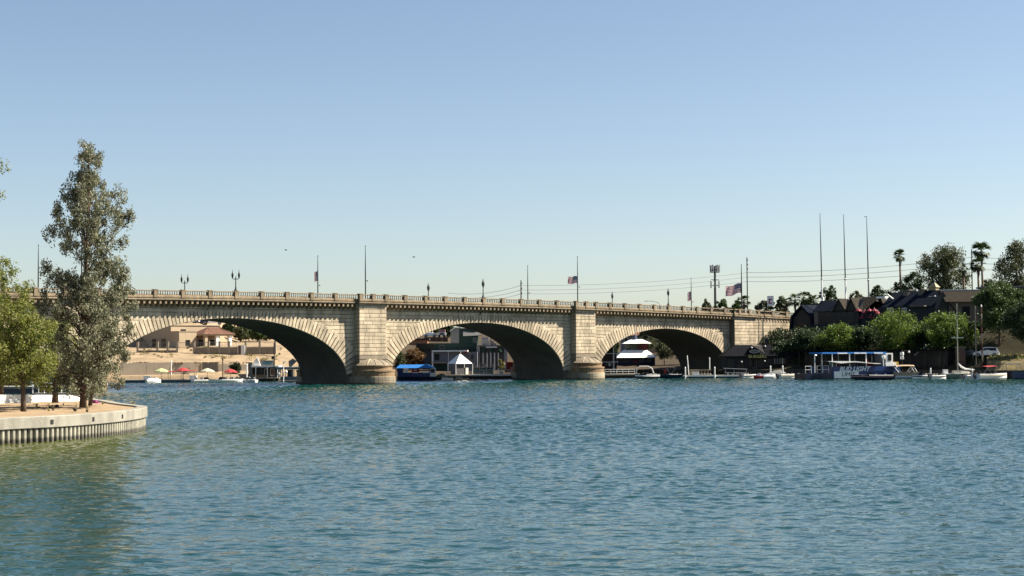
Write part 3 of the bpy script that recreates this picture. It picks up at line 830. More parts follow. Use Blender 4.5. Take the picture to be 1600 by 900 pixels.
for i,(px,yt,w_,lm,lab) in enumerate([(958,530,26,M_DARK,'dark tree left of the white roofed pavilion, against the arch edge'),(1046,522,34,M_GREEN,'green tree on the hill right of the pavilion roof'),(1082,530,34,M_DARK,'dark tree on the hill furthest right under the right arch')]):
    bank_tree('hillside_tree', lab, px, yt, w_, 405+4*i, lm, 86+i, low=.15, n=55, leaf=.42)
# ivy and low scrub on the planted slope behind the right-hand quay
iv = []
rs = random.Random(19)
for i in range(1500):
    X = rs.uniform(50,104); d_ = rs.uniform(9,30); Yq = shore_y(X)+d_
    if X > 86 and d_ < 24: continue
    iv.append((X, Yq, ground_z(X,Yq)+rs.uniform(.1,.7), rs.uniform(.5,1.1), 26))
tag(link('ground_cover', leaf_mesh('ground_cover', iv, .42, M_DARK, 92)), kind='stuff')
# desert scrub on the sand slope
sc = []
rs = random.Random(9)
for i in range(70):
    px = rs.uniform(205,440); Y = rs.uniform(332,346)
    b = G(px,Y,0); z = ground_z(b.x,Y); b = G(px,Y,z)
    sc.append((b.x,b.y,z+.15,rs.uniform(.25,.7),30))
tag(link('scrub', leaf_mesh('scrub', sc, .3, M_YEL, 90)), kind='stuff')

# -- palms
def frond_mesh(L, w):
    m = MB(); n = 7
    for k in range(n):                       # a fan of narrow blades on a short stalk
        a = R(-62+124*k/(n-1)); d = Vector((math.cos(a), math.sin(a), 0)); s_ = Vector((-d.y, d.x, 0))
        o = Vector((L*.42,0,0)); e = o + d*L*.62 + Vector((0,0,-.16*L)); md = o + d*L*.34 + Vector((0,0,.02*L))
        m.quad(o, md-s_*w, e, md+s_*w)
    m.tube([(0,0,0),(L*.22,0,L*.03),(L*.42,0,0)], .03, 4)
    return m
def palm(label, px, ytop, Y, crown, zb=None, group='tall fan palms', nf=26, name='palm_tree'):
    b = G(px, Y, 0); gz = ground_z(b.x, Y) if zb is None else zb
    b = G(px, Y, gz); H = ZP(px, ytop, Y) - gz - crown*.8
    t = thing(name, label, 'palm', b, 0, group)
    rs = random.Random(int(px))
    tr = MB(); tr.tube([(0,0,-.3),(.03*H*.2,0,H*.4),(-.02*H*.2,0,H)], [.36,.25,.2], 8); tr.build('trunk', M_PALMT, t, smooth=True)
    fm = frond_mesh(crown, .07*crown).mesh('frond', M_DARK)
    for k in range(nf):
        o = link('frond', fm, t, (-.004*H,0,H+rs.uniform(-.15,.15)))
        el = R(rs.uniform(-60,75)); o.rotation_euler = (rs.uniform(-.4,.4), -el, 2*math.pi*k/nf*2.618)
    sk = MB()
    for k in range(26):
        a = rs.uniform(0,6.28); r_ = rs.uniform(.2,.45); z = rs.uniform(-1.9,-.1)
        sk.quad((.2*math.cos(a),.2*math.sin(a),H+z+.5),(.3*math.cos(a+.4),.3*math.sin(a+.4),H+z+.3),(r_*math.cos(a+.3),r_*math.sin(a+.3),H+z-.6),(r_*math.cos(a),r_*math.sin(a),H+z-.5))
    sk.build('dead_frond_skirt', M_PALMT, t)
    return t
palm('slim fan palm standing alone left of the broad eucalyptus', 1408, 390, 372, 1.7)
palm('taller of the two palms with thick trunks above the brown house', 1536, 378, 352, 2.4)
palm('shorter palm left of the tallest palm', 1530, 402, 350, 2.0)
palm('palm with a sunlit trunk in front of the broad eucalyptus', 1507, 412, 356, 1.3, nf=16)
for px, yt, lab in ((1243,459,'small palm over the parapet end, left of the pair'),(1257,455,'tallest small palm behind the gable house'),(1272,460,'small palm right of the tallest small palm'),(1163,461,'small palm right of the large flag'),(1229,461,'small palm at the end of the parapet')):
    palm(lab, px, yt, 400, 1.9, zb=10, group='small palms beyond the bridge end', nf=18)
# ------------------------------------------------------------ shared looks
W_PAINT = mat('white_paint', (1.26,1.24,1.18), rough=.45, var=.06)
W_GEL = mat('white_gelcoat', (1.28,1.26,1.21), rough=.22, var=.05)
BLUE_P = mat('blue_paint', (0.012,0.05,0.20), rough=.3, var=.1)
NAVY = mat('navy_hull', (0.012,0.02,0.05), rough=.25, var=.1)
BLACK = mat('black_iron', (0.018,0.018,0.018), rough=.5, var=.15)
DKGREY = mat('dark_grey', (0.05,0.052,0.055), rough=.6, var=.15)
GREY = mat('weathered_grey', (0.22,0.22,0.215), rough=.75, var=.15)
STEEL = mat('galvanised_steel', (0.40,0.41,0.42), rough=.45, metal=.5, var=.1)
RED = mat('red_canvas', (0.50,0.045,0.05), rough=.8, var=.12)
CREAM = mat('cream_canvas', (0.68,0.64,0.46), rough=.85, var=.08)
LIME = mat('pale_lime_canvas', (0.58,0.64,0.30), rough=.85, var=.08)
BLUE_C = mat('blue_canvas', (0.03,0.28,0.85), rough=.7, var=.1)
TAN_C = mat('tan_canvas', (0.50,0.36,0.24), rough=.85, var=.1)
GLASS = mat('dark_glass', (0.010,0.012,0.015), rough=.28, var=.05, spec=.3)
WOODD = mat('dark_wood', (0.055,0.040,0.028), rough=.85, var=.3, scale=3)
WOODM = mat('brown_wood', (0.19,0.115,0.06), rough=.8, var=.25, scale=3)
PLANK = mat('dock_plank', (0.42,0.38,0.32), rough=.85, var=.2, scale=2)
STUC = mat('beige_stucco', (0.56,0.44,0.30), rough=.9, var=.08, scale=.5, bump=.2)
TILE = mat('brown_tile', (0.22,0.105,0.065), rough=.85, var=.25, scale=3, rnd=.12)
RUB = mat('tyre_rubber', (0.02,0.02,0.02), rough=.8)
YEL = mat('yellow_paint', (0.65,0.42,0.04), rough=.5)
SIGN_Y = mat('sign_yellow', (1.1,0.95,0.25), rough=.5)
GRN = mat('dark_green_wall', (0.012,0.045,0.035), rough=.75, var=.15, scale=.5)
def rnode(M, p): return M @ Vector(p)
def tubes(parent, name, segs, r, m, n=5, kind=None):
    """each segment list is one bent rod, all welded into one frame"""
    mb = MB()
    for s in segs: mb.tube(s, r, n)
    o = mb.build(name, m, parent)
    return o
def posts(parent, name, pts, h, r, m, n=6):
    q = MB(); q.tube([(0,0,0),(0,0,h)], r, n); me = q.mesh(name, m)
    for p in pts: link(name, me, parent, p)

# ------------------------------------------------------------ lamps and poles on the bridge
def lamp(label, s, y, arms_rz, group, h=3.5, double=True):
    base = B(s, y, ztop(s)+(.12 if y in (.3, FAR-.3) else -1.0)); t = thing('street_lamp', label, 'street lamp', base, arms_rz, group)
    if y not in (.3, FAR-.3): h += 1.1
    m = MB(); m.lathe([(.24,0),(.24,.12),(.16,.25),(.13,.5),(.09,.6),(.07,h*.5),(.10,h*.52),(.10,h*.55),(.03,h*.66)], n=10); m.build('post', BLACK, t, smooth=True)
    a = MB(); a.tube([(-.5,0,h*.56),(-.3,0,h*.52),(0,0,h*.54),(.3,0,h*.52),(.5,0,h*.56)], .05, 6); a.build('cross_arm', BLACK, t)
    lm = MB(); lm.lathe([(.03,0),(.12,.05),(.10,.12),(.16,.35),(.17,.55),(.20,.58),(.15,.72),(.06,.95),(.04,1.1),(.015,1.45)], n=8); me = lm.mesh('lantern', BLACK)
    for x in (-.52,.52): link('lantern', me, t, (x,0,h*.56))
    return t
LG = 'lanterns along the bridge parapet'
lamp('twin lantern on the near parapet above the crown of the left arch', 0, .3, 0, LG, 3.5)
lamp('twin lantern on the far parapet, leftmost of all the bridge lamps', 0, FAR-.3, 0, LG, 3.4)
lamp('near parapet lantern seen edge on above the crown of the middle arch', 51.8, .3, R(81), LG, 3.5)
lamp('far parapet lantern seen edge on above the left part of the middle arch', 51.8, FAR-.3, R(83), LG, 3.2)
lamp('near parapet lantern seen edge on above the crown of the right arch', 100.3, .3, R(76), LG, 3.5)
lamp('far parapet lantern seen edge on, left of the crown of the right arch', 100.3, FAR-.3, R(80), LG, 3.2)
lamp('twin lantern beyond the bridge end, just right of the large flag', 146, 15, 0, LG, 3.6)

def flag_mat():
    m = bpy.data.materials.new('flag_cloth'); m.use_nodes = True
    n = m.node_tree.nodes; l = m.node_tree.links; b = n['Principled BSDF']; b.inputs['Roughness'].default_value = .8
    uv = n.new('ShaderNodeUVMap'); sp = n.new('ShaderNodeSeparateXYZ'); l.new(uv.outputs['UV'], sp.inputs[0])
    def mt(op, a, c):
        k = n.new('ShaderNodeMath'); k.operation = op
        for i, q in enumerate((a, c)):
            if isinstance(q, (int,float)): k.inputs[i].default_value = q
            else: l.new(q, k.inputs[i])
        return k.outputs[0]
    U, V = sp.outputs[0], sp.outputs[1]
    stripe = mt('LESS_THAN', mt('MODULO', mt('MULTIPLY', V, 13), 2.0), 1.0)      # red when even row
    canton = mt('MULTIPLY', mt('LESS_THAN', U, .4), mt('GREATER_THAN', V, 6/13))
    su = mt('SUBTRACT', mt('FRACT', mt('MULTIPLY', U, 15), 0), .5); sv = mt('SUBTRACT', mt('FRACT', mt('MULTIPLY', V, 16), 0), .5)
    star = mt('LESS_THAN', mt('ADD', mt('MULTIPLY', su, su), mt('MULTIPLY', sv, sv)), .06)
    def mix(f, A, Bc):
        x = n.new('ShaderNodeMix'); x.data_type = 'RGBA'
        l.new(f, x.inputs['Factor'])
        for nm, q in (('A',A),('B',Bc)):
            if isinstance(q, tuple): x.inputs[nm].default_value = (*q,1)
            else: l.new(q, x.inputs[nm])
        return x.outputs['Result']
    st = mix(stripe, (.72,.70,.68), (.40,.03,.045)); ca = mix(star, (.02,.025,.09), (.65,.65,.65))
    fin = mix(canton, st, ca); l.new(fin, b.inputs['Base Color'])
    t = n.new('ShaderNodeBsdfTranslucent'); l.new(fin, t.inputs['Color'])
    ms = n.new('ShaderNodeMixShader'); ms.inputs['Fac'].default_value = .3
    l.new(b.outputs[0], ms.inputs[1]); l.new(t.outputs[0], ms.inputs[2]); l.new(ms.outputs[0], n['Material Output'].inputs['Surface'])
    return m
FLAG = flag_mat()
def flag_mesh(L, Hh, droop, wave, dirx=-1, furl=1.0):
    nx, nz = 18, 13; v = []; f = []; uv = []
    for i in range(nx+1):
        u = i/nx
        for j in range(nz+1):
            w_ = j/nz
            x = dirx*L*u*furl; z = Hh*(w_-1) - droop*L*u**1.2
            y = wave*math.sin(u*9 + w_*1.2)*(.3+u) ; z += .04*L*math.sin(u*8)
            v.append((x,y,z)); uv.append((u,w_))
    for i in range(nx):
        for j in range(nz): a = i*(nz+1)+j; f.append((a,a+nz+1,a+nz+2,a+1))
    me = bpy.data.meshes.new('flag'); me.from_pydata(v,[],f); me.materials.append(FLAG)
    ul = me.uv_layers.new(name='UVMap')
    for p in me.polygons:
        for li in p.loop_indices: ul.data[li].uv = uv[me.loops[li].vertex_index]
    return me
def flagpole(label, s, y, h, fl=None, ring=.3, r=.09):
    base = B(s, y, ztop(s)-1.02); t = thing('flagpole', label, 'flagpole', base, 0, 'flagpoles over the bridge piers')
    h += 1.02
    m = MB(); m.tube([(0,0,0),(0,0,h*.55),(0,0,h)], [r*1.15,r,r*.45], 8); m.build('pole', BLACK, t)
    q = MB(); q.lathe([(.02,0),(.09,.06),(.09,.14),(.01,.2)], (0,0,h), 8); q.build('finial', BLACK, t)
    c = MB(); c.box(-.02,.42,-.03,.03,0,.07); c.box(.3,.4,-.05,.05,-.12,.12); c.build('cleat_arm', BLACK, t, (0,0,1.02+h*ring*.85))
    if fl:
        zf, me, lab = fl
        o = link('flag', me, t, (-.1,0,1.02+zf)); o['label'] = lab
    return t
flagpole('flagpole left of the tall eucalyptus with no flag', -26.3, FAR-1.0, 7.2)
flagpole('bare flagpole on the near side of the first pier, behind the tall eucalyptus', -26.3, 1.0, 8.0)
flagpole('flagpole with a dark flag hanging limp, left of the first lit pier', 26.3, FAR-1.0, 7.2, (4.6, flag_mesh(.5,1.7,.3,.08), 'flag hanging limp against the pole'))
flagpole('bare tall flagpole rising from the first lit pier', 26.1, 1.0, 8.2)
flagpole('bare flagpole beside the short utility pole over the middle arch', 76.2, FAR-1.0, 7.4)
flagpole('flagpole on the second lit pier with a small flag at half mast', 76.0, 1.0, 8.5, (4.9, flag_mesh(1.75,1.35,.08,.12), 'small striped flag blowing left'), ring=.35)
flagpole('flagpole with a faded flag wrapped round it, left of the cell tower', 123.6, FAR-1.0, 7.1, (4.3, flag_mesh(.7,1.9,.3,.1), 'faded flag hanging limp'))
flagpole('flagpole at the right end of the bridge with the largest flag at half mast', 123.4, 1.0, 9.4, (5.55, flag_mesh(3.25,2.0,.26,.2), 'large striped flag with a blue canton blowing left'), ring=.15, r=.13)

# tall masts beyond the houses
for px, yt, yb, lab in ((1283,333,462,'leftmost of the three tall masts'),(1320,335,462,'middle of the three tall masts'),(1356,338,447,'rightmost of the three tall masts')):
    Y = 352; b = G(px+3, Y, 9.0); h = ZP(px, yt, Y)-9.0
    t = thing('mast', lab+' rising behind the dark houses', 'mast', b, 0, 'tall masts behind the houses')
    lx = -h*.012
    m = MB(); m.tube([(0,0,0),(lx*.45,0,h*.45)], [.2,.16], 8); m.build('lower_mast', W_PAINT if px < 1350 else STEEL, t)
    m = MB(); m.tube([(lx*.45,0,h*.45),(lx*.75,0,h*.75),(lx,0,h)], [.14,.10,.05], 8); m.build('upper_mast', DKGREY, t)
    m = MB(); m.lathe([(.17,0),(.22,.1),(.22,.3),(.14,.4)], (lx*.45,0,h*.45-.2), 8); m.build('collar', STEEL, t)
    if px == 1356: m = MB(); m.box(-.55,.1,-.04,.04,h-.1,h); m.build('truck_arm', DKGREY, t, (lx,0,0))
# utility poles, wires, cell tower
def pole_top(px, py, Y): return P(px, py, Y)
UP = []
for px, yt, Y, lab in ((814,438,430,'short wooden utility pole over the middle arch'),(1167,402,470,'tall utility pole behind the large flag'),(1518,389,440,'wooden utility pole left of the tall palms')):
    top = P(px, yt, Y); gz = 12.0
    t = thing('utility_pole', lab, 'utility pole', (top.x, top.y, gz), 0, 'utility poles carrying the wires')
    h = top.z-gz
    m = MB(); m.tube([(0,0,0),(0,0,h)], [.2,.13], 8); m.build('pole', WOODD, t)
    ins = MB()
    for k in range(3): ins.lathe([(.05,0),(.1,.05),(.1,.2),(.03,.28)], (.22,0,h-.9-k*1.25), 6)
    tag(ins.build('insulators', GREY, t), kind='stuff')
    br = MB()
    for k in range(3): br.box(-.2,.25,-.05,.05,h-1.0-k*1.25,h-.9-k*1.25)
    br.build('insulator_bracket', DKGREY, t)
    UP.append(top)
wl_m = mat('wire', (0.16,0.17,0.18), rough=.6)
for k, nm in enumerate(('topmost','middle','lowest')):
    pts = [P(700,(458,464,470)[k],425), P(814,(446,453,459)[k],430), P(1167,(426,433,440)[k],470), P(1518,(402,411,420)[k],440), P(1700,(390,400,410)[k],420)]
    line = []
    for a, b in zip(pts, pts[1:]):
        for j in range(12):
            u = j/12; p = a.lerp(b,u); p.z -= 4*u*(1-u)*1.0; line.append(p)
    line.append(pts[-1]); o = line[0]
    m = MB(); m.tube([p-o for p in line], .045, 4)
    tag(m.build('power_line', wl_m, None, o), nm+' of the three thin wires crossing the sky behind the right half of the bridge', 'power line', 'power lines')
Y = 455; b = G(1118, Y, 12); h = ZP(1118,414,Y)-12
t = thing('cell_tower', 'grey cell tower with two tiers of antenna panels left of the large flag', 'cell tower', b)
m = MB(); m.tube([(0,0,0),(0,0,h-.4)], [.38,.26], 8); m.build('pole', DKGREY, t)
pn = MB(); pn.box(-.14,.14,-.08,.08,0,1.9); pme = pn.mesh('antenna_panel', STEEL)
for zc, n_, r_ in ((h-2.1,12,1.3),):
    for k in range(n_):
        a = 2*math.pi*k/n_; link('antenna_panel', pme, t, (r_*math.cos(a), r_*math.sin(a), zc+(.0 if k%2 else .25)), a+math.pi/2)
for k in range(6):
    a = 2*math.pi*k/6+.3; o = link('antenna_panel', pme, t, (1.25*math.cos(a), 1.25*math.sin(a), ZP(1118,450,Y)-12), a+math.pi/2)
for zc, r_ in ((h-1.3,1.3),(h-2.0,1.3),(ZP(1118,446,Y)-12,1.25),(ZP(1118,437,Y)-12,1.2)):
    fr = MB()
    for k in range(8):
        a, a2 = 2*math.pi*k/8, 2*math.pi*(k+1)/8
        fr.tube([(r_*math.cos(a),r_*math.sin(a),zc),(r_*math.cos(a2),r_*math.sin(a2),zc)], .05, 4)
        if k % 2 == 0: fr.tube([(0,0,zc),(r_*math.cos(a),r_*math.sin(a),zc)], .05, 4)
    fr.build('platform_frame', DKGREY, t)
# road sign and street light past the bridge end
b = P(1204,487,392); t = thing('road_sign', 'white sign board with a red arrow mark standing over the right end of the parapet', 'sign', b)
h = ZP(1204,463,392)-b.z
m = MB(); m.tube([(-.7,0,-1.5),(-.7,0,h)], .05, 6); m.build('post', STEEL, t)
m = MB(); m.box(-.75,.75,-.05,.05,h-2.3,h+.1); m.build('board', W_PAINT, t)
m = MB(); m.box(-.4,.3,-.07,-.055,h-.9,h-.6); m.box(-.4,-.15,-.07,-.055,h-1.6,h-.6); m.box(-.4,.35,-.07,-.055,h-1.75,h-1.5); m.build('red_mark', RED, t)
b = B(118, FAR+3, ztop(118)-1.2); t = thing('street_light', 'thin street light with a long curved arm left of the faded flag', 'street light', b)
m = MB(); m.tube([(0,0,0),(0,0,2.6),(-.3,0,3.0),(-1.4,0,3.3),(-2.8,0,3.35)], [.09,.08,.06,.05,.04], 6); m.build('pole', STEEL, t)
m = MB(); m.box(-3.3,-2.7,-.12,.12,3.28,3.4); m.build('lamp_head', STEEL, t)
# two birds
for px, py, lab in ((647,402,'tiny bird in the sky over the middle arch'),(447,391,'tiny bird in the sky left of the dark limp flag')):
    b = P(px,py,240); t = thing('bird', lab, 'bird', b, 0.4, 'birds in the sky')
    m = MB(); m.tube([(-.22,0,0),(-.05,0,.02),(.12,0,.01),(.2,0,.03)], [.015,.06,.05,.01], 6); m.build('body', BLACK, t)
    for sg in (-1,1):
        m = MB(); m.add([(0.05,0,.03),(-.1,0,.03),(-.14,sg*.3,.12),(.02,sg*.32,.13),(-.1,sg*.55,.05)],[(0,1,2,3),(3,2,4)]); m.build('wing', BLACK, t)

# ------------------------------------------------------------ island things: white curb, gangway, stones
wa, wb = G(-30,120.5,1.5), G(126,134,1.5)
dw = wb-wa; Lw = Vector((dw.x,dw.y)).length; t = thing('low_wall', 'low white wall across the back of the sandy island', 'wall', wa, math.atan2(dw.y,dw.x))
n_ = 7
for i in range(n_):
    h0, h1 = .80-.38*i/n_, .80-.38*(i+1)/n_; x0, x1 = Lw*i/n_+.01, Lw*(i+1)/n_-.01
    q = MB(); q.prism_y([(x0,-.3),(x1,-.3),(x1,h1),(x0,h0)], 0, .35); q.build('wall_panel', W_PAINT, t)
t0 = G(54,160,.8); t1 = G(128,160,.8)
t = thing('gangway', 'white railed gangway behind the low white wall of the island', 'gangway', t0)
Lg = t1.x-t0.x
m = MB(); m.box(0,Lg,-.7,.7,.55,.75); m.build('deck', PLANK, t)
xs_ = [0,.55*1,1.05,2.1,3.05,4.0,4.6]
top = lambda x: 2.35+min(x/1.1,1)*.45 if x < 3.1 else 2.15
posts(t, 'rail_post', [(x,-.65,.75) for x in (0,.55,1.1,2.0,2.75,3.6,4.5)], 1.75, .05, W_PAINT)
tubes(t, 'handrail', [[(0,-.65,2.25),(1.1,-.65,2.62),(2.75,-.65,2.62)],[(0,-.65,1.35),(1.1,-.65,1.7),(3.6,-.65,1.7),(4.5,-.65,1.62)],[(2.75,-.65,2.3),(4.5,-.65,1.9)]], .06, W_PAINT)
rk = MB()
for i in range(9):
    rs = random.Random(i+40); x = rs.uniform(5,210); Yq = rs.uniform(104,122)
    p = G(x,Yq,1.6); s_ = rs.uniform(.06,.18)
    if p.x > -26.5: continue
    rk.lathe([(.01,-.1),(s_,0),(s_*.8,s_*.7),(.01,s_)], (p.x,p.y,1.6), 6)
tag(rk.build('stones', WOODD), kind='stuff')
grs = []
for i in range(16):
    rs = random.Random(100+i); p = G(rs.uniform(30,215), rs.uniform(105,121), 1.62)
    if p.x < -26.3: grs.append((p.x,p.y,1.68,rs.uniform(.08,.25),14))
tag(link('weeds', leaf_mesh('weeds', grs, .16, M_YEL, 91)), kind='stuff')
fl = MB(); fl.box(-.35,.35,-.12,.12,0,.08); fl.box(-.3,.1,-.08,.1,.08,.2)
tag(fl.build('kayak_paddle_bag', mat('magenta_cloth',(.45,.05,.28)), None, G(149,121,1.62), -.5), 'small magenta bag lying on the sand right of the tall tree', 'bag')
# ------------------------------------------------------------ boats and docks
def hull_rows(L, W, H, draft=.25, n=13, flare=.8, stern=.85):
    rows = []
    for i in range(n):
        u = i/(n-1); x = -L/2+L*u
        k = stern+(1-stern)*min(1,u/.35) if u < .35 else max(0.02, 1-((u-.35)/.65)**2.4)
        w = W/2*k; sh = H*(1+.28*max(0,u-.3)**1.5); kl = -draft*(1-max(0,(u-.6)/.4)**2) + (H*.55*max(0,(u-.75)/.25)**2)
        rows.append([(x,-w,sh),(x,-w*.97,sh*.72),(x,-w*flare,sh*.2),(x,0,kl),(x,w*flare,sh*.2),(x,w*.97,sh*.72),(x,w,sh)])
    return rows
def runabout(label, px, Y, L, rz, hull_m, deck_m, group=None, top=None, name='motorboat', shield=True, H=.75, W=None, motor=True, stripe=None, cover=None):
    W = W or L*.36
    t = thing(name, label, 'boat', G(px, Y, 0), rz, group)
    r = hull_rows(L, W, H); m = MB(); m.loft(r); m.poly(r[0][::-1]); m.build('hull', hull_m, t, smooth=False)
    m = MB()
    for i in range(len(r)-1):
        a, b = r[i], r[i+1]
        if i >= 7: m.quad(a[0], b[0], b[6], a[6])
        else:
            m.quad(a[0], b[0], (b[0][0],b[0][1]*.78,b[0][2]+.04), (a[0][0],a[0][1]*.78,a[0][2]+.04)); m.quad((a[6][0],a[6][1]*.78,a[6][2]+.04),(b[6][0],b[6][1]*.78,b[6][2]+.04), b[6], a[6])
    m.quad((r[0][0][0],r[0][0][1]*.78,.2),(r[7][0][0],r[7][0][1]*.78,.2),(r[7][6][0],r[7][6][1]*.78,.2),(r[0][6][0],r[0][6][1]*.78,.2))
    m.quad((r[7][0][0],r[7][0][1]*.78,.2),(r[7][0][0],r[7][0][1]*.78,H),(r[7][6][0],r[7][6][1]*.78,H),(r[7][6][0],r[7][6][1]*.78,.2))
    m.build('deck', deck_m, t)
    if stripe:
        m = MB()
        for i in range(len(r)-1):
            for sd in (1,5):
                a, b = Vector(r[i][sd]), Vector(r[i+1][sd]); o = Vector((0,(-.015 if sd==1 else .015),0)); u = Vector((0,0,.09))
                q = [a+o-u,b+o-u,b+o+u,a+o+u]; m.quad(*(q if sd==1 else q[::-1]))
        m.build('stripe', stripe, t)
    for x in (-L*.30, -L*.08):
        s_ = MB(); s_.box(-.28,.28,-W*.32,W*.32,.2,.62); s_.box(-.34,-.18,-W*.32,W*.32,.6,1.05); s_.build('seat', mat('boat_seat',(.55,.52,.47),rough=.6), t, (x,0,0))
    if shield:
        s_ = MB(); x0 = L*.10; s_.add([(x0,-W*.36,H),(x0+.35,0,H+.02),(x0,W*.36,H),(x0-.25,-W*.32,H+.48),(x0+.05,0,H+.5),(x0-.25,W*.32,H+.48),(x0-.7,-W*.38,H),(x0-.75,-W*.35,H+.4),(x0-.7,W*.38,H),(x0-.75,W*.35,H+.4)],[(0,1,4,3),(1,2,5,4),(6,0,3,7),(2,8,9,5)])
        s_.build('windshield', GLASS, t)
    if motor:
        s_ = MB(); s_.box(-L/2-.45,-L/2-.05,-.18,.18,.35,1.0); s_.box(-L/2-.32,-L/2-.12,-.06,.06,-.5,.4); s_.build('outboard_motor', DKGREY, t)
    if top:
        hb = H+1.35
        c = MB(); c.loft([[(x,y,hb+.12*(1-(y/(W*.42))**2)-.05*abs(x)) for y in np.linspace(-W*.42,W*.42,6)] for x in np.linspace(-L*.28,L*.06,5)])
        c.loft([[(x,y,hb-.05+.12*(1-(y/(W*.42))**2)-.05*abs(x)) for y in np.linspace(W*.42,-W*.42,6)] for x in np.linspace(-L*.28,L*.06,5)])
        c.build('bimini_top', top, t)
        f = MB()
        for y in (-W*.42,W*.42):
            f.tube([(-L*.28,y,hb-.2),(-L*.13,y*1.05,H)],.025,5); f.tube([(L*.06,y,hb-.03),(-L*.10,y*1.05,H)],.025,5)
        f.build('bimini_frame', STEEL, t)
    if cover:
        c = MB(); c.loft([[(x, y*W*k, H+.05+hh*(1-(abs(y)*2)**2)) for y in np.linspace(-.5,.5,7)] for x,k,hh in ((-L*.46,.85,.15),(-L*.2,.98,.6),(L*.08,.95,.75),(L*.28,.7,.35),(L*.46,.15,.1))]); c.build('cover', cover, t)
    return t
def jet_ski(label, px, Y, rz, m1, m2, group='jet skis at the docks'):
    t = thing('jet_ski', label, 'jet ski', G(px,Y,0), rz, group)
    r = hull_rows(3.0, 1.1, .5, .2, 9); h = MB(); h.loft(r); h.poly(r[0][::-1]); h.loft([[a[0],((a[0][0]),0,a[0][2]+.12),a[6]] for a in r]); h.build('hull', m1, t)
    s_ = MB(); s_.loft([[(x,-w,z0),(x,-w*.8,z1),(x,w*.8,z1),(x,w,z0)] for x,w,z0,z1 in ((-1.3,.15,.5,.7),(-.9,.24,.5,.95),(-.1,.24,.5,.85),(.3,.3,.5,1.05),(.75,.3,.5,.9),(1.2,.1,.55,.66))]); s_.build('seat', m2, t)
    s_ = MB(); s_.tube([(.25,-.4,1.12),(.35,0,1.15),(.25,.4,1.12)],.035,5); s_.tube([(.55,0,.85),(.35,0,1.15)],.05,5); s_.build('handlebar', BLACK, t)
    return t
def dock(label, px0, px1, Y0, Y1, depth, z, fascia_m, posts_px=(), ph=1.6, group=None, deck_m=PLANK, fz=None, nplank=None, post_m=W_PAINT):
    a = G(px0,Y0,0); b = G(px1,Y1,0); d = b-a; L = Vector((d.x,d.y)).length; rz = math.atan2(d.y,d.x)
    t = thing('dock', label, 'dock', a, rz, group)
    m = MB(); m.box(0,L,.05,depth,-.4,z-.1); m.build('float', fascia_m, t)
    m = MB(); n = int(L/.9)
    pl = MB(); pl.box(.02,L/n-.02,-.1,depth,z-.1,z); pme = pl.mesh('plank', deck_m)
    for i in range(n): link('plank', pme, t, (L*i/n,0,0))
    m = MB(); m.box(0,L,-.16,-.1,z-.28,z-.02); m.build('edge_board', fz or deck_m, t)
    if posts_px:
        q = MB(); q.lathe([(.13,-1.0),(.13,ph-.15),(.16,ph-.15),(.05,ph+.05)], n=8); me = q.mesh('pile', post_m)
        for p in posts_px:
            f = (p-px0)/(px1-px0); link('pile', me, t, (L*f, -.3, 0))
    return t
def railing(t, x0, x1, y, z, h, m=W_PAINT, step=1.6):
    n = max(1,int((x1-x0)/step)); posts(t, 'rail_post', [(x0+(x1-x0)*i/n,y,z) for i in range(n+1)], h, .04, m)
    tubes(t, 'rail', [[(x0,y,z+h),(x1,y,z+h)],[(x0,y,z+h*.5),(x1,y,z+h*.5)]], .035, m, 5)
def parasol(label, px, ytop, Y, dia, m, zb, group='parasols on the left dock'):
    b = G(px,Y,zb); H = ZP(px,ytop,Y)-zb
    t = thing('parasol', label, 'parasol', b, 0, group)
    p = MB(); p.tube([(0,0,0),(0,0,H)],.035,6); p.lathe([(.3,0),(.3,.08),(.05,.12)],n=10); p.build('pole', WOODM, t)
    c = MB(); c.lathe([(dia/2,H-.75),(dia/2-.02,H-.60),(dia*.3,H-.28),(.03,H)],n=8); c.build('canopy', m, t)
    return t
PALEB = mat('pale_blue_float', (0.17,0.23,0.30), rough=.6, var=.1)
# left docks under arch one
dock('left dock on blue grey floats under the left arch, nearest the island', 192, 306, 311, 311, 4, .62, PALEB, (), fz=PALEB)
dock('white edged dock with low boats between the left dock and the grey kiosk', 306, 396, 313, 313, 3.5, .5, DKGREY, (386,), ph=3.4, fz=W_PAINT)
parasol('pale lime parasol, leftmost on the left dock', 252, 575, 313, 2.8, LIME, .62)
parasol('red parasol over the red awning, second from the left', 286, 574, 313.5, 2.7, RED, .62)
parasol('cream parasol between the two red parasols', 324, 575, 315, 2.8, CREAM, .5)
parasol('red parasol rightmost, in front of the dark shrub', 360, 576, 315, 2.7, RED, .5)
b = G(263,313.2,.62); t = thing('awning', 'long low red awning on thin posts beside the lime parasol', 'awning', b)
W_ = (306-263)*m_per_px(313); c = MB(); c.add([(0,-1,1.45),(W_,-1,1.65),(W_,1.2,1.75),(0,1.2,1.55),(0,-1,1.37),(W_,-1,1.57),(W_,1.2,1.67),(0,1.2,1.47)],[(0,1,2,3),(7,6,5,4),(0,4,5,1),(1,5,6,2),(2,6,7,3),(3,7,4,0)]); c.build('canopy', RED, t)
posts(t,'post',[(x,y,0) for x in (.15,W_*.5,W_-.15) for y in (-.9,1.1)],1.45,.04,WOODD)
for px,lab in ((230,'white dock box left of the lime parasol'),(302,'white dock box at the right end of the red awning')):
    t = thing('dock_box', lab, 'box', G(px,312,.62), 0, 'white dock boxes')
    m = MB(); m.box(-.65,.65,-.4,.4,0,.6); m.build('body', W_PAINT, t); m = MB(); m.box(-.7,.7,-.45,.45,.6,.72); m.build('lid', W_PAINT, t)
jet_ski('white jet ski right of the leftmost dock box', 240, 309.0, .7, W_GEL, W_PAINT)
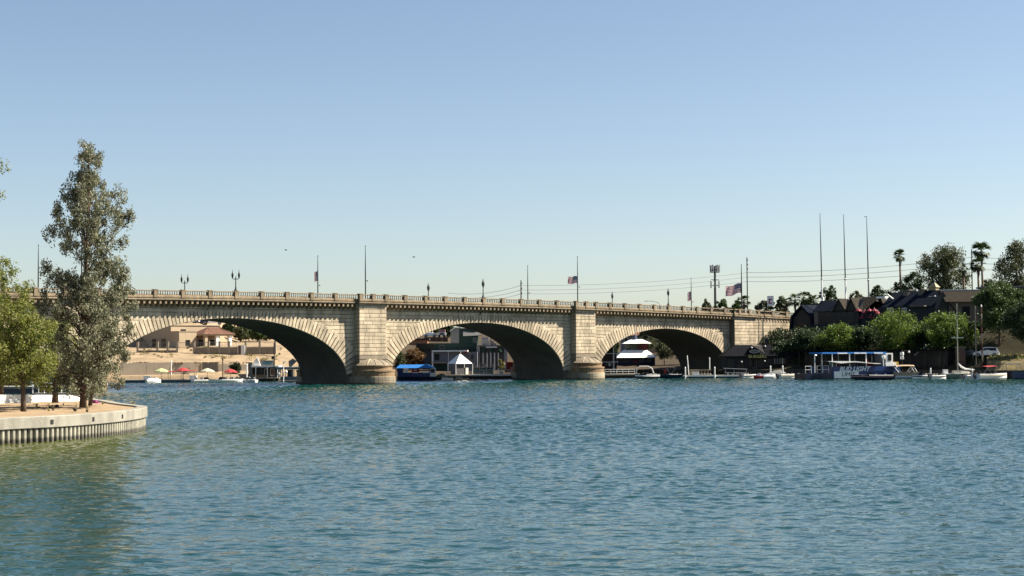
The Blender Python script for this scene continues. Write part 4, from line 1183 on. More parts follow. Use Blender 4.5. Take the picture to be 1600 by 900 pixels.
jet_ski('white jet ski with a dark seat, left of the tall white dock post', 368, 310.5, .5, W_GEL, DKGREY)
jet_ski('white jet ski closest to the tall white dock post under the left arch', 391, 310.5, 2.6, W_GEL, GREY)
runabout('low white runabout moored under the cream parasol', 321, 310, 5.2, 0.6, W_GEL, W_GEL, 'low white boats at the left dock', H=.55, motor=False)
runabout('long low white boat moored left of the red rightmost parasol', 348, 309.6, 5.6, math.pi+.55, W_GEL, W_GEL, 'low white boats at the left dock', H=.6)
for px,yt,Y,lab,mm in ((267.5,566,319,'thin tall white post behind the red awning',W_PAINT),(348,563,317,'brown post with a dark cap left of the rightmost red parasol',WOODM)):
    b = G(px,Y,.5); t = thing('dock_post', lab, 'post', b); h = ZP(px,yt,Y)-.5
    m = MB(); m.tube([(0,0,-.8),(0,0,h)],.1,8); m.build('shaft', mm, t); m = MB(); m.lathe([(.12,0),(.16,.05),(.16,.22),(.03,.34)],(0,0,h),8); m.build('top', BLACK if px>300 else W_PAINT, t)
# grey kiosk on its dock
def at_(t, px, Y): return (G(px,Y,0).x - t.location.x)
b = G(388,320,.7); t = thing('kiosk', 'grey dockside kiosk with a round blue sign on its flat roof, under the left arch', 'kiosk', b)
kx = lambda px: (px-388)*m_per_px(320)
m = MB(); m.box(0,.75,0,4,0,3.0); m.build('side_panel', GREY, t)
m = MB(); m.box(.75,kx(435),1.2,4,0,2.05); m.build('wall', DKGREY, t)
m = MB(); m.box(.6,kx(436),-.3,4.2,2.05,2.35); m.build('roof', W_PAINT, t)
m = MB(); m.prism_y([(.75,2.36),(kx(407),2.36),(kx(402),3.9),(kx(398),3.5)], .2,.5); m.build('gable_board', W_PAINT, t)
m = MB(); m.box(kx(405),kx(427),1.0,1.2,2.35,3.35); m.build('sign_board', GREY, t)
m = MB(); m.lathe([(.03,0),(.95,0),(.95,.06),(.03,.06)],n=20); o = m.build('sign_oval', mat('teal_sign',(.05,.13,.17)), t, (kx(416),1.0,2.9)); o.rotation_euler=(R(90),0,0); o.scale=(1,.42,1)
for px,w_ in ((393.5,4),(403,5),(412,5),(421,6)):
    f = MB(); f.box(kx(px),kx(px+w_),1.1,1.2,.35,1.75); fo = f.build('window', W_PAINT if px>410 else GREY, t); p = MB(); p.box(kx(px)+.06,kx(px+w_)-.06,1.07,1.1,.42,1.68); p.build('pane', GLASS if px != 421 else WOODM, fo)
m = MB(); m.box(kx(386),kx(436),-.8,4.5,-1.2,-.12); m.build('float', WOODD, t)
m = MB(); m.box(kx(385),kx(437),-1.0,4.5,-.12,0); m.build('deck', PLANK, t)
posts(t,'post',[(kx(400),-.3,0),(kx(418),-.3,0),(kx(434),-.3,0)],2.05,.06,W_PAINT)
b = G(428.5,317,.6); t = thing('dark_pole', 'tall dark pole with a side arm in front of the grey kiosk', 'pole', b); h = ZP(428.5,536,317)-.6
m = MB(); m.tube([(0,0,-1),(0,0,h)],.11,8); m.build('shaft', BLACK, t); m = MB(); m.tube([(0,0,h*.62),(1.1,0,h*.48)],.04,5); m.box(-.5,0,-.2,.2,h*.55,h*.62); m.build('arm', BLACK, t)
# pale blue floating kiosk boat
b = G(437,313,0); t = thing('houseboat', 'small pale blue flat roofed houseboat right of the grey kiosk', 'boat', b); k = m_per_px(313)
m = MB(); m.box(0,30*k,0,3.2,-.3,.22); m.box(.1,30*k-.1,.1,3.1,.3,1.0); m.build('hull', PALEB, t)
m = MB(); m.box(-.6,30*k+.3,-.3,3.4,2.35,2.75); m.build('roof', PALEB, t)
m = MB(); m.box(-.2,30*k+.5,-.4,-.3,2.72,2.85); m.box(30*k+.3,30*k+.6,-.4,.2,2.5,3.0); m.build('roof_edge', W_PAINT, t)
posts(t,'post',[(x,y,1.0) for x in (.1,1.1,2.3,3.5) for y in (.1,3.0)],1.4,.06,PALEB)
m = MB(); m.box(1.3,2.2,1.0,2.6,1.0,2.3); m.build('cabin', DKGREY, t)
m = MB(); m.prism_y([(1.6,2.8),(2.0,2.8),(3.1,3.9),(2.3,4.4),(1.5,3.9)],1.2,1.4); m.build('tilted_board', GREY, t)
for px,Yq,lab in ((443,311.5,'white post with a hooked top beside the houseboat'),):
    q = thing('dock_post', lab, 'post', G(px,Yq,0)); m = MB(); m.tube([(0,0,-.8),(0,0,3.8)],.09,8); m.tube([(0,0,3.75),(.5,0,3.9)],.12,6); m.build('shaft', W_PAINT, q)
for px,z,lab in ((435.5,1.5,'white round buoy at the kiosk dock corner'),(447,1.9,'white round buoy hanging inside the houseboat')):
    q = MB(); q.lathe([(.02,-.28),(.2,-.2),(.28,0),(.2,.2),(.02,.28)],n=10); tag(q.build('buoy', W_PAINT, None, G(px,311.6,z), 0, True), lab, 'buoy', 'white buoys')

# -- arch two: blue tour boat, dock, small boats
YB = 318.0; b = G(620,YB,0); k = m_per_px(YB); t = thing('tour_boat', 'navy tour boat with a bright blue canopy and red panels under the middle arch', 'boat', b)
X_ = lambda px: (px-620)*k
m = MB(); m.loft([[(0,.3,.75),(X_(677),.3,.75),(X_(681),1.4,.8),(X_(677),2.7,.75),(0,2.7,.75)],[(0.05,.45,-.4),(X_(674),.45,-.4),(X_(678),1.4,-.4),(X_(674),2.5,-.4),(0.05,2.5,-.4)]][::-1],closed=True); m.build('hull', NAVY, t)
m = MB(); m.box(.1,X_(671),.35,2.65,.75,1.55); m.build('cabin_side', BLUE_P, t)
m = MB(); m.box(.05,X_(629),.32,2.7,1.55,2.45); m.box(X_(670),X_(671),.35,2.65,1.55,2.4); m.build('cabin_end', BLUE_P, t)
m = MB(); m.add([(-.15,0,2.4),(X_(679),0,2.4),(X_(679),3,2.4),(-.15,3,2.4),(.5,.6,3.05),(X_(668),.6,3.05),(X_(668),2.4,3.05),(.5,2.4,3.05)],[(0,1,5,4),(1,2,6,5),(2,3,7,6),(3,0,4,7),(4,5,6,7),(3,2,1,0)]); m.build('canopy', BLUE_C, t)
posts(t,'post',[(X_(p),.36,1.5) for p in (637,648,660,668)],.95,.04,W_PAINT)
m = MB(); m.box(X_(632),X_(637),.3,.36,1.5,2.2); m.build('white_panel', W_PAINT, t)
m = MB(); m.box(X_(643),X_(655),.28,.34,1.45,2.3); m.build('red_panel', RED, t); m = MB(); m.box(X_(644),X_(654),.24,.28,1.45,1.62); m.box(X_(646),X_(651),.24,.28,1.95,2.1); m.build('panel_stripe', W_PAINT, t)
m = MB(); m.box(X_(671.5),X_(680),.5,2.5,.7,2.35); m.build('wheelhouse', W_PAINT, t)
m = MB(); m.box(X_(673),X_(679),.44,.5,1.5,2.2); m.build('wheelhouse_window', GLASS, t)
m = MB(); m.box(X_(660),X_(671),.28,.34,1.45,1.7); m.build('seat_back', W_PAINT, t)
runabout('small dark dinghy with a tan cover right of the navy tour boat', 690, 321, 3.0, 0, DKGREY, GREY, None, name='dinghy', shield=False, H=.5, cover=mat('olive_canvas',(.12,.11,.06)))
runabout('small white dinghy left of the white tent', 699, 317, 2.2, 0.2, W_GEL, W_GEL, None, name='dinghy', shield=False, H=.45, motor=False)
runabout('flat tan skiff moored in front of the white tent', 722, 317.5, 2.8, 0.0, mat('tan_hull',(.55,.46,.30),rough=.5), mat('tan_hull',(.55,.46,.30)), None, name='skiff', shield=False, H=.4, motor=False)
t = dock('dark fronted dock with a white rail before the teal panels under the middle arch', 735, 799, 326, 326, 6, 1.0, WOODD, (), fz=W_PAINT)
railing(t, 0, (797-735)*m_per_px(326), 0, 1.0, .85, W_PAINT, 2.0)
t = dock('dark timber dock behind the boats left of the white tent', 684, 734, 327, 327, 6, .9, WOODD, ())

# -- arch three
t = dock('dark timber dock with a low white rail right of the second pier', 944, 1000, 326, 328, 5, .95, WOODD, ())
railing(t, .2, 6.4, .2, .95, .85, W_PAINT, 1.1)
runabout('runabout with a red edged arch over its cockpit, right of the second pier', 1010, 319, 5.2, math.pi+.5, DKGREY, W_GEL, 'boats moored at the right arch', stripe=W_PAINT, H=.8)
arch_o = thing('tow_arch', 'white and red hooped tow arch standing over the runabout', 'frame', G(1008,321,.7))
m = MB()
for y in (-.7,.7): m.tube([(-1.75,y,0),(-1.6,y,1.3),(-1.0,y,1.72),(.6,y,1.72),(1.3,y,1.3),(1.75,y,0)],.07,6)
m.build('hoop', W_PAINT, arch_o); m = MB(); m.add([(-1.3,-.7,1.58),(-.9,-.7,1.8),(.6,-.7,1.8),(1.1,-.7,1.55),(-1.3,.7,1.58),(-.9,.7,1.8),(.6,.7,1.8),(1.1,.7,1.55)],[(0,1,5,4),(1,2,6,5),(2,3,7,6)]); m.build('red_top', RED, arch_o)
runabout('navy motorboat with a flat black top, left of the dock with tan crates', 1044, 322, 5.0, math.pi, NAVY, W_GEL, 'boats moored at the right arch', top=BLACK, H=.8)
q = MB(); q.lathe([(.02,0),(.28,.05),(.33,.45),(.2,.75),(.02,.85)],n=8); tag(q.build('life_vest', RED, None, G(1040,322,1.0)), 'red life vest propped at the bow of the navy motorboat', 'life vest')
t = dock('low pale dock with tan crates under the right arch', 1066, 1166, 322, 320, 3.5, .6, DKGREY, (1071,1117), ph=2.2, fz=W_PAINT)
for i,(px,w_) in enumerate(((1087,17),(1103,15))):
    t = thing('crate', ('left','right')[i]+' one of the two long tan crates on the pale dock', 'crate', G(px,324,.6), 0, 'tan crates on the dock'); hw = w_*.062
    m = MB(); m.box(-hw,hw,-.45,.45,0,.95); m.build('body', mat('crate_tan',(.42,.34,.22),rough=.8), t)
    m = MB(); m.box(-hw-.05,hw+.05,-.5,.5,.95,1.07); m.build('lid', mat('crate_tan',(.42,.34,.22)), t)
    m = MB(); m.box(-.04,.04,-.47,-.44,.05,.95); m.build('cleat', WOODD, t)
t = thing('cooler', 'white cooler box on the pale dock below the left tan crate', 'cooler', G(1087,322.3,.6)); m = MB(); m.box(-.65,.65,-.3,.3,0,.55); m.build('body', W_PAINT, t); m = MB(); m.box(-.68,.68,-.33,.33,.55,.65); m.build('lid', W_GEL, t)
ch0 = None
for i,px in enumerate((1094,1099,1104,1109)):
    if ch0 is None:
        ch0 = thing('dock_chair', '', 'chair', G(px,322.4,.6), 0, 'folding chairs on the pale dock')
        m = MB(); m.box(-.22,.22,-.2,.2,.38,.43); m.build('seat', BLACK, ch0); m = MB(); m.box(-.22,.22,.17,.22,.43,.9); m.build('backrest', BLACK, ch0)
        posts(ch0,'leg',[(x,y,0) for x in (-.2,.2) for y in (-.18,.18)],.38,.02,W_PAINT,4); c_ = ch0
    else: c_ = dup(ch0, G(px,322.4,.6))
    c_['label'] = 'black dock chair, %s of the row of four below the right tan crate' % ('leftmost','second from left','third from left','rightmost')[i]
for px,yt,Yq,lean,lab in ((1077,557,323,-.35,'tilted white post between the olive trees and the tan crates'),(1109,560,325,0,'white post behind the right tan crate')):
    t = thing('dock_post', lab, 'post', G(px,Yq,.3)); h = ZP(px,yt,Yq)-.3
    m = MB(); m.tube([(0,0,-1),(lean,0,h)],.09,8); m.build('shaft', W_PAINT, t); m = MB(); m.lathe([(.1,0),(.12,.05),(.02,.2)],(lean,0,h),8); m.build('top', W_PAINT, t)
t = thing('boat_lift', 'white and grey boat lift frame at the left of the shop front', 'boat lift', G(1132,321,0)); k = m_per_px(321)
tubes(t,'frame',[[(0,0,1.9),(36*k,0,1.7)],[(0,0,1.1),(34*k,0,1.0)],[(0,1.5,1.9),(36*k,1.5,1.7)],[(.2,0,-.5),(.2,0,1.9)],[(15*k,0,-.5),(15*k,0,1.8)],[(34*k,0,-.5),(34*k,0,1.75)],[(18*k,0,1.0),(24*k,0,.4)]],.06,STEEL)
m = MB(); m.box(0,34*k,.1,1.6,.35,.55); m.build('cradle', W_PAINT, t)
runabout('slim grey boat sitting on the lift beside the shop', 1150, 322, 4.3, 0, DKGREY, GREY, None, shield=True, H=.6, motor=False, stripe=W_PAINT)
# in front of the shop
jet_ski('red and white jet ski left of the shop dock posts', 1190, 311, math.pi, RED, W_PAINT)
jet_ski('white jet ski beside the sailboat bow dock post', 1532, 288, .8, W_GEL, DKGREY)
jet_ski('white jet ski between the two white posts in front of the shop', 1204, 311, .3, W_GEL, W_GEL)
runabout('white motorboat with a pale stripe moored left of the party boat', 1233, 308.5, 5.4, 0.6, W_GEL, W_GEL, None, stripe=mat('tan_hull',(.55,.46,.30)), H=.85, cover=None)
t = dock('dock before the shop carrying two white posts', 1183, 1262, 314, 310, 3, .55, DKGREY, (1205,1224), ph=2.4)
runabout('grey covered motorboat moored under the hanging racks of the shop', 1216, 316, 4.4, 0.1, GREY, GREY, None, H=.8, shield=False, motor=False, cover=GREY)

for px,Yq,L_,rz_,hm_,lab in ((1170,316,4.0,.7,W_GEL,'small white runabout between the boat lift and the red jet ski'),(1440,293,4.6,math.pi+.6,W_GEL,'white runabout with an open cockpit at the white dock post right of the party boat'),(1520,290,4.4,.6,W_GEL,'small white motorboat between the sailboat and the red topped cruiser'),(1466,290,3.6,.5,W_GEL,'little white skiff just left of the sailboat stern')):
    runabout(lab, px, Yq, L_, rz_, hm_, W_GEL, 'white boats along the right docks', H=.7, stripe=DKGREY)
# -- party boat
YB = 297.0; b = G(1262,294,0); k = 1/7.62; X_ = lambda px: (px-1255)*k
t = thing('party_boat', 'long white and blue party boat with an open blue roof and big white lettering', 'boat', b, R(20))
def pz(py): return ZP(1320,py,YB)
m = MB(); m.box(X_(1253),X_(1294),.2,4.2,-.4,pz(583)); m.build('bow_platform', NAVY, t)
m = MB(); m.box(X_(1294),X_(1398),.2,4.2,-.4,.22); m.build('hull', NAVY, t)
m = MB(); m.box(X_(1294),X_(1390),.0,.12,pz(580),pz(572.5)); m.build('banner', BLUE_P, t)
m = MB(); m.box(X_(1296),X_(1334),-.02,.14,.25,pz(580)); m.build('lower_panel', W_PAINT, t)
m = MB(); m.box(X_(1294),X_(1390),.14,4.2,.2,pz(573)); m.build('side_body', BLUE_P, t)
text_mesh('lettering', 'BUD LIGHT', 1.15, W_PAINT, t, (X_(1327),-.03,pz(576.8)), shear=.35, sx=1.05, bold=.025)
text_mesh('lower_lettering', 'LIMIT', 1.0, GREY, t, (X_(1318),-.05,pz(585)), sx=1.15)
m = MB(); m.box(X_(1277),X_(1378),-.1,4.3,pz(552.5),pz(550.2)); m.build('roof', BLUE_C, t)
wb = MB(); wb.box(0,1,-.14,-.1,0,.2)
for p0,p1 in ((1301,1316),(1327,1335),(1336,1346),(1358,1372)):
    q = MB(); q.box(X_(p0),X_(p1),-.15,-.1,pz(552.7),pz(551)); q.build('roof_banner', W_PAINT, t)
for px in (1278,1294,1321,1347,1374):
    q = MB(); q.box(X_(px)-.07,X_(px)+.07,.1,.24,pz(573 if px>1285 else 583),pz(552.5)); q.build('roof_post', W_PAINT if px>1280 else STEEL, t)
for px in (1294,1321,1347,1374):
    q = MB(); q.box(X_(px)-.05,X_(px)+.05,3.9,4.0,pz(573),pz(552.5)); q.build('roof_post', STEEL, t)
m = MB(); m.add([(X_(1283),-.6,pz(564)),(X_(1304),-.6,pz(564)),(X_(1328),-.6,pz(564.5)),(X_(1366),-.6,pz(569)),(X_(1366),-.6,pz(568)),(X_(1328),-.6,pz(565.7)) ,(X_(1304),-.6,pz(567.5)),(X_(1283),1.5,pz(563.8)),(X_(1366),1.5,pz(568)),(X_(1328),1.5,pz(564.4))],[(0,1,2,3,4,5,6),(0,7,9,8,3)]); m.build('side_awning', W_PAINT, t)
m = MB(); m.tube([(X_(1300),.1,pz(572)),(X_(1297),-.6,pz(565))],.05,5); m.tube([(X_(1290),.1,pz(570)),(X_(1286),-.6,pz(564.3))],.05,5); m.build('awning_strut', W_PAINT, t)
m = MB(); m.box(X_(1379),X_(1390),.3,3.2,pz(573),pz(552)); m.build('wheelhouse', W_PAINT, t)
m = MB(); m.box(X_(1382),X_(1387.5),.24,.3,pz(564),pz(554)); m.build('wheelhouse_window', GLASS, t)
m = MB(); m.box(X_(1373),X_(1379),.6,2.8,pz(573),pz(554)); m.build('cabin_door', GREY, t)
m = MB(); m.lathe([(.1,0),(.42,.05),(.42,.16),(.1,.2)],n=14); o = m.build('life_ring', W_PAINT, t, (X_(1374),.15,pz(558))); o.rotation_euler=(R(90),0,0)
m = MB(); m.box(X_(1391),X_(1400),.5,2.0,pz(574),pz(566)); m.build('stern_locker', YEL, t); m = MB(); m.box(X_(1391),X_(1396),.42,.5,pz(573),pz(567)); m.build('locker_frame', W_PAINT, t)
m = MB(); m.box(X_(1380),X_(1400),.0,3.5,.2,pz(574)); m.build('stern_body', BLUE_P, t)
railing(t, X_(1253), X_(1262), .3, pz(582.5), 1.25, W_PAINT, 1.0)
railing(t, X_(1271), X_(1289), .3, pz(582.5), 1.3, W_PAINT, 1.05)
m = MB(); m.box(X_(1263),X_(1270),.5,1.4,pz(582.5),pz(572)); m.build('blue_seat', BLUE_P, t)
m = MB(); m.tube([(X_(1267.5),.3,pz(582)),(X_(1267.5),.3,pz(554))],.09,6); m.tube([(X_(1267.5),.3,pz(554.5)),(X_(1270.5),.3,pz(555))],.14,6); m.build('lamp_post', W_PAINT, t)
for i,(x,y) in enumerate(((1300,1.2),(1312,2.6),(1329,1.3),(1340,2.7),(1356,1.4),(1366,2.4))):
    q = MB(); q.box(-.35,.35,-.3,.3,0,.45); q.box(-.35,.35,.2,.32,.45,1.0); q.build('bench_seat', (GREY,RED,WOODM)[i%3], t, (X_(x),y,pz(573)))
runabout('sleek dark speedboat with a pale red stripe lying before the party boat', 1362, 288, 7.2, math.pi, NAVY, W_GEL, None, stripe=mat('pale_red',(.55,.28,.26)), H=.85, W=2.3, name='speedboat')
# -- right dock line
t = dock('long white edged dock running right from the party boat', 1388, 1500, 301, 296, 3.2, .58, DKGREY, (1455,), ph=1.9, fz=W_PAINT)
b = G(1415,299,0); t = thing('pontoon_boat', 'pontoon boat with a tan canopy and white bent frame beside the party boat stern', 'boat', b); 
m = MB(); m.tube([(-2.3,-.9,.15),(2.2,-.9,.15),(2.7,-.9,.3)],.32,8); m.build('pontoon', STEEL, t); m = MB(); m.tube([(-2.3,.9,.15),(2.2,.9,.15),(2.7,.9,.3)],.32,8); m.build('pontoon', STEEL, t)
m = MB(); m.box(-2.3,2.5,-1.15,1.15,.42,.56); m.build('deck', W_PAINT, t)
m = MB(); m.box(-2.3,2.3,-1.15,-1.08,.56,1.2); m.build('side_panel', TAN_C, t); m = MB(); m.box(-2.3,2.3,1.08,1.15,.56,1.2); m.build('side_panel', TAN_C, t)
m = MB(); m.loft([[(x,y,2.35+.2*(1-y*y)-.03*x*x) for y in np.linspace(-1.05,1.05,6)] for x in np.linspace(-1.9,1.4,5)]); m.loft([[(x,y,2.27+.2*(1-y*y)-.03*x*x) for y in np.linspace(1.05,-1.05,6)] for x in np.linspace(-1.9,1.4,5)]); m.build('canopy', TAN_C, t)
tubes(t,'canopy_frame',[[(-1.9,y,2.25),(-.4,y,.56)] for y in (-1.05,1.05)]+[[(1.4,y,2.25),(-.2,y,.56)] for y in (-1.05,1.05)]+[[(1.4,y,2.0),(2.2,y,.56)] for y in (-1.05,1.05)],.05,W_PAINT)
for x in (-1.6,.9): 
    m = MB(); m.box(x-.5,x+.5,-.8,.8,.56,.95); m.box(x-.5,x-.3,-.8,.8,.95,1.35); m.build('seat', mat('boat_seat',(.55,.52,.47)), t)
m = MB(); m.box(-2.7,-2.35,-.2,.2,.1,1.1); m.build('outboard_motor', BLACK, t)
b = G(1410,300,.6); t = thing('dock_lamp', 'dark post with two white drum lamps behind the tan pontoon canopy', 'lamp post', b); h = ZP(1410,546,300)-.6
m = MB(); m.tube([(0,0,-.8),(0,0,h)],.07,6); m.tube([(0,0,h-.2),(1.25,0,h-.25)],.04,5); m.build('post', WOODD, t)
for z in (h-1.75,h-1.05):
    m = MB(); m.lathe([(.3,0),(.34,.05),(.34,.5),(.3,.58),(.02,.6)],(0,0,z),10); m.build('drum_lamp', W_PAINT, t)
m = MB(); m.lathe([(.02,-.25),(.15,-.15),(.17,.05),(.02,.2)],(1.25,0,h-.4),8); m.build('bulb', W_PAINT, t)
# string of white bulbs up the slope
a = P(1430,554,308); c_ = P(1447,541,312); t = thing('light_string', 'string of white bulbs rising to the right under the dark trees', 'string lights', a); d = c_-a
m = MB(); m.tube([(0,0,0.12),d*.5+Vector((0,0,-.05)),d+Vector((0,0,.12))],.02,4); m.tube([(-1.2,-.3,-.9),(0,0,.12)],.02,4); m.build('cable', BLACK, t)
q = MB(); q.lathe([(.02,-.13),(.11,-.06),(.12,.04),(.02,.13)],n=8); me = q.mesh('bulb', W_PAINT)
for u in (0,.16,.3,.42,.8,.98): link('bulb', me, t, d*u)
runabout('grey blue flat boat with white seats on the right dock, left of the sailboat', 1477, 297, 6.0, math.pi+.5, PALEB, W_GEL, None, H=.7, shield=False)
# sailboat
YB = 293; b = G(1500,YB,0); t = thing('sailboat', 'grey green hulled sailboat with a bare mast and a furled sail', 'boat', b, 0.04)
r = hull_rows(6.6,2.2,.95,.35); m = MB(); m.loft(r); m.poly(r[0][::-1]); m.build('hull', mat('sage_hull',(.30,.33,.28),rough=.35), t)
m = MB()
for a_,b_ in zip(r,r[1:]): m.quad(a_[0],b_[0],b_[6],a_[6])
m.build('deck', W_GEL, t)
m = MB(); m.loft([[(x,-w,.95),(x,-w*.85,.95+h_),(x,w*.85,.95+h_),(x,w,.95)] for x,w,h_ in ((-1.2,.8,.5),(0,.85,.55),(1.3,.6,.42),(2.1,.3,.1))]); m.poly([(-1.2,-.8,.95),(-1.2,-.68,1.45),(-1.2,.68,1.45),(-1.2,.8,.95)]); m.build('cabin', mat('cream_gelcoat',(.66,.63,.52),rough=.3), t)
hm = ZP(1497,474,YB)
m = MB(); m.tube([(-.35,0,1.2),(-.35,0,hm)],[.085,.06],8); m.build('mast', mat('mast_alloy',(.62,.60,.48),rough=.4,metal=.2), t)
m = MB(); m.box(-1.4,.75,-.04,.04,ZP(1497,527.7,YB)-.05,ZP(1497,527.7,YB)+.06); m.build('spreader', W_PAINT, t)
m = MB(); m.tube([(-.3,0,2.7),(.3,0,2.1),(1.0,0,1.75),(2.6,0,1.6)],[.10,.2,.17,.08],7); m.build('furled_sail', W_PAINT, t)
m = MB()
for x,y in ((-3.2,0),(3.2,0),(-.35,-1.0),(-.35,1.0)): m.tube([(-.35,0,hm-.1),(x,y,1.0)],.012,3)
m.build('stays', DKGREY, t)
m = MB(); m.box(-3.0,-2.2,-.35,.35,.95,1.7); m.build('stern_seat', W_PAINT, t)
runabout('white cabin cruiser with a red canvas top, bow right, right of the sailboat', 1549, 286, 7.2, 0.5, W_GEL, W_GEL, None, name='cabin_cruiser', top=RED, H=.95, stripe=mat('tan_hull',(.55,.46,.30)))
b = G(1579,290,0); t = thing('pontoon_boat', 'pontoon boat with a pale square canopy, second from the right edge', 'boat', b)
for y in (-.9,.9): m = MB(); m.tube([(-2.2,y,.15),(2.0,y,.15),(2.5,y,.3)],.3,8); m.build('pontoon', STEEL, t)
m = MB(); m.box(-2.2,2.4,-1.1,1.1,.42,.55); m.build('deck', W_PAINT, t)
for y in (-1.1,1.04): m = MB(); m.box(-2.1,2.2,y,y+.06,.55,1.1); m.build('side_panel', DKGREY, t)
m = MB(); m.box(-1.0,1.5,-1.05,1.05,2.55,2.72); m.build('canopy', mat('grey_canvas',(.45,.44,.40),rough=.85), t)
tubes(t,'canopy_frame',[[(x,y,.55),(x,y,2.55)] for x in (-1.0,1.5) for y in (-1.02,1.02)],.045,STEEL)
m = MB(); m.box(-.6,.2,-.8,.8,.55,1.0); m.build('seat', mat('boat_seat',(.55,.52,.47)), t)
runabout('deep blue grey hulled motorboat cut off by the right edge', 1606, 283, 5.4, math.pi, mat('slate_hull',(.09,.11,.19),rough=.25), W_GEL, None, H=1.25)
t = dock('dock under the boats at the right edge', 1520, 1640, 294, 284, 3, .55, DKGREY, (1521,), ph=1.8, fz=W_PAINT)
# boat moored left behind the island trees
t = dock('dark dock behind the island trees at the left edge', -60, 70, 230, 226, 5, 1.0, NAVY, ())
b = G(-10,236,0); t = thing('boathouse', 'dark blue green shed in the shade behind the island trees', 'shed', b); m = MB(); m.box(-4,5.2,0,5,.9,2.9); m.build('wall', mat('shed_teal',(.03,.06,.07)), t); m = MB(); m.add([(-4.5,-.5,2.9),(5.7,-.5,2.9),(5.7,5.5,2.9),(-4.5,5.5,2.9),(-4.5,2.5,4.2),(5.7,2.5,4.2)],[(0,1,5,4),(2,3,4,5),(0,4,3),(1,2,5)]); m.build('roof', mat('shed_roof',(.42,.36,.27)), t)
for x in (-2,1.2,3.4): 
    f = MB(); f.box(x-.6,x+.6,-.05,0,1.3,2.3); fo = f.build('window', DKGREY, t); p = MB(); p.box(x-.5,x+.5,-.08,-.05,1.4,2.2); p.build('pane', GLASS, fo)
# ------------------------------------------------------------ houses
def win(parent, x, y, z, w, h, fm=W_PAINT, pm=GLASS, face='-y', bars=0, name='window'):
    f = MB(); fr = .09
    if face == '-y':
        f.box(x-w/2,x+w/2,y-.08,y,z,z+h); fo = f.build(name, fm, parent); p = MB()
        n = bars+1; cw = (w-fr*(n+1))/n
        for i in range(n): x0 = x-w/2+fr+i*(cw+fr); p.box(x0,x0+cw,y-.10,y-.08,z+fr,z+h-fr)
    else:
        f.box(y-.08,y,x-w/2,x+w/2,z,z+h); fo = f.build(name, fm, parent); p = MB(); p.box(y-.1,y-.08,x-w/2+fr,x+w/2-fr,z+fr,z+h-fr)
    p.build('pane', pm, fo); return fo
def hip(x0,x1,y0,y1,z0,z1,ins,insy=None):
    insy = ins if insy is None else insy
    v = [(x0,y0,z0),(x1,y0,z0),(x1,y1,z0),(x0,y1,z0),(x0+ins,y0+insy,z1),(x1-ins,y0+insy,z1),(x1-ins,y1-insy,z1),(x0+ins,y1-insy,z1)]
    m = MB(); m.add(v,[(3,2,1,0),(0,1,5,4),(1,2,6,5),(2,3,7,6),(3,0,4,7),(4,5,6,7)]); return m
def gable(x0,x1,y0,y1,z0,z1,axis='y',th=.22):
    """gable roof as a solid; ridge along axis"""
    if axis == 'y':
        xm = (x0+x1)/2; sec = [(x0,z0),(xm,z1),(x1,z0),(x1-th,z0-.02),(xm,z1-th*1.6),(x0+th,z0-.02)]
        m = MB(); rows = [[(x,y,z) for x,z in sec] for y in (y0,y1)]
    else:
        ym = (y0+y1)/2; sec = [(y0,z0),(ym,z1),(y1,z0),(y1-th,z0-.02),(ym,z1-th*1.6),(y0+th,z0-.02)]
        m = MB(); rows = [[(x,y,z) for y,z in sec] for x in (x0,x1)]
    m.loft(rows, closed=True)
    for r in (rows[0], rows[1]):
        m.quad(r[0],r[1],r[4],r[5]); m.quad(r[1],r[2],r[3],r[4])
    return m
def tri_wall(x0,x1,y,z0,z1,th=.2):
    m = MB(); m.prism_y([(x0,z0),(x1,z0),((x0+x1)/2,z1)],y,y+th); return m
# -- house under the left arch
A = G(267,352,6.3); t = thing('house', 'beige stucco house with flat roofs and a tiled pavilion under the left arch', 'house', A, R(PSI))
zt = lambda py: ZP(290,py,350)-6.3
m = MB(); m.box(0,12,0,12,0,zt(508)); m.build('main_wall', STUC, t)
m = MB(); m.box(-.15,12.15,-.15,12.15,zt(508),zt(506.8)); m.build('roof', mat('roof_trim',(.48,.38,.27)), t)
m = MB(); m.box(0,4.2,-3.4,-.01,0,zt(518)); m.build('front_wall', STUC, t); m = MB(); m.box(-.1,4.3,-3.5,-.02,zt(518),zt(517)); m.build('front_parapet', mat('roof_trim',(.48,.38,.27)), t)
m = MB(); m.box(5.2,11.6,-.6,-.02,0,zt(522)); m.build('pavilion_back_wall', STUC, t)
for x in (5.4,8.2,11.3):
    for y in (-5.0,):
        q = MB(); q.box(x-.35,x+.35,y-.35,y+.35,0,zt(522)); q.build('column', W_PAINT if x > 6 else STUC, t)
q = MB(); q.box(4.6,12.2,-5.6,-.5,zt(522)-.3,zt(522)); q.build('eave_beam', STUC, t)
hm_ = hip(4.4,12.4,-5.8,-.3,zt(522),zt(511),2.6,2.6); hm_.build('tile_roof', TILE, t)
tl = MB()
for i in range(14):
    x = 4.6+i*.56; tl.tube([(x,-5.75,zt(522)+.03),(min(max(x,7.0),9.8),-3.15,zt(511)+.03)],.06,4)
tl.build('tile_ridges', TILE, t)
win(t,7,-.61,.3,1.8,2.0,W_PAINT,GLASS); win(t,9.8,-.61,.3,1.8,2.0,W_PAINT,GLASS); win(t,2.1,-3.41,.9,1.0,1.2,WOODD,GLASS)
for y in (3,7): win(t,y,-.01,.8,1.6,1.6,WOODD,GLASS,face='-x')
win(t,3,-.01,1.2+2.4,1.2,.8,WOODD,GLASS)
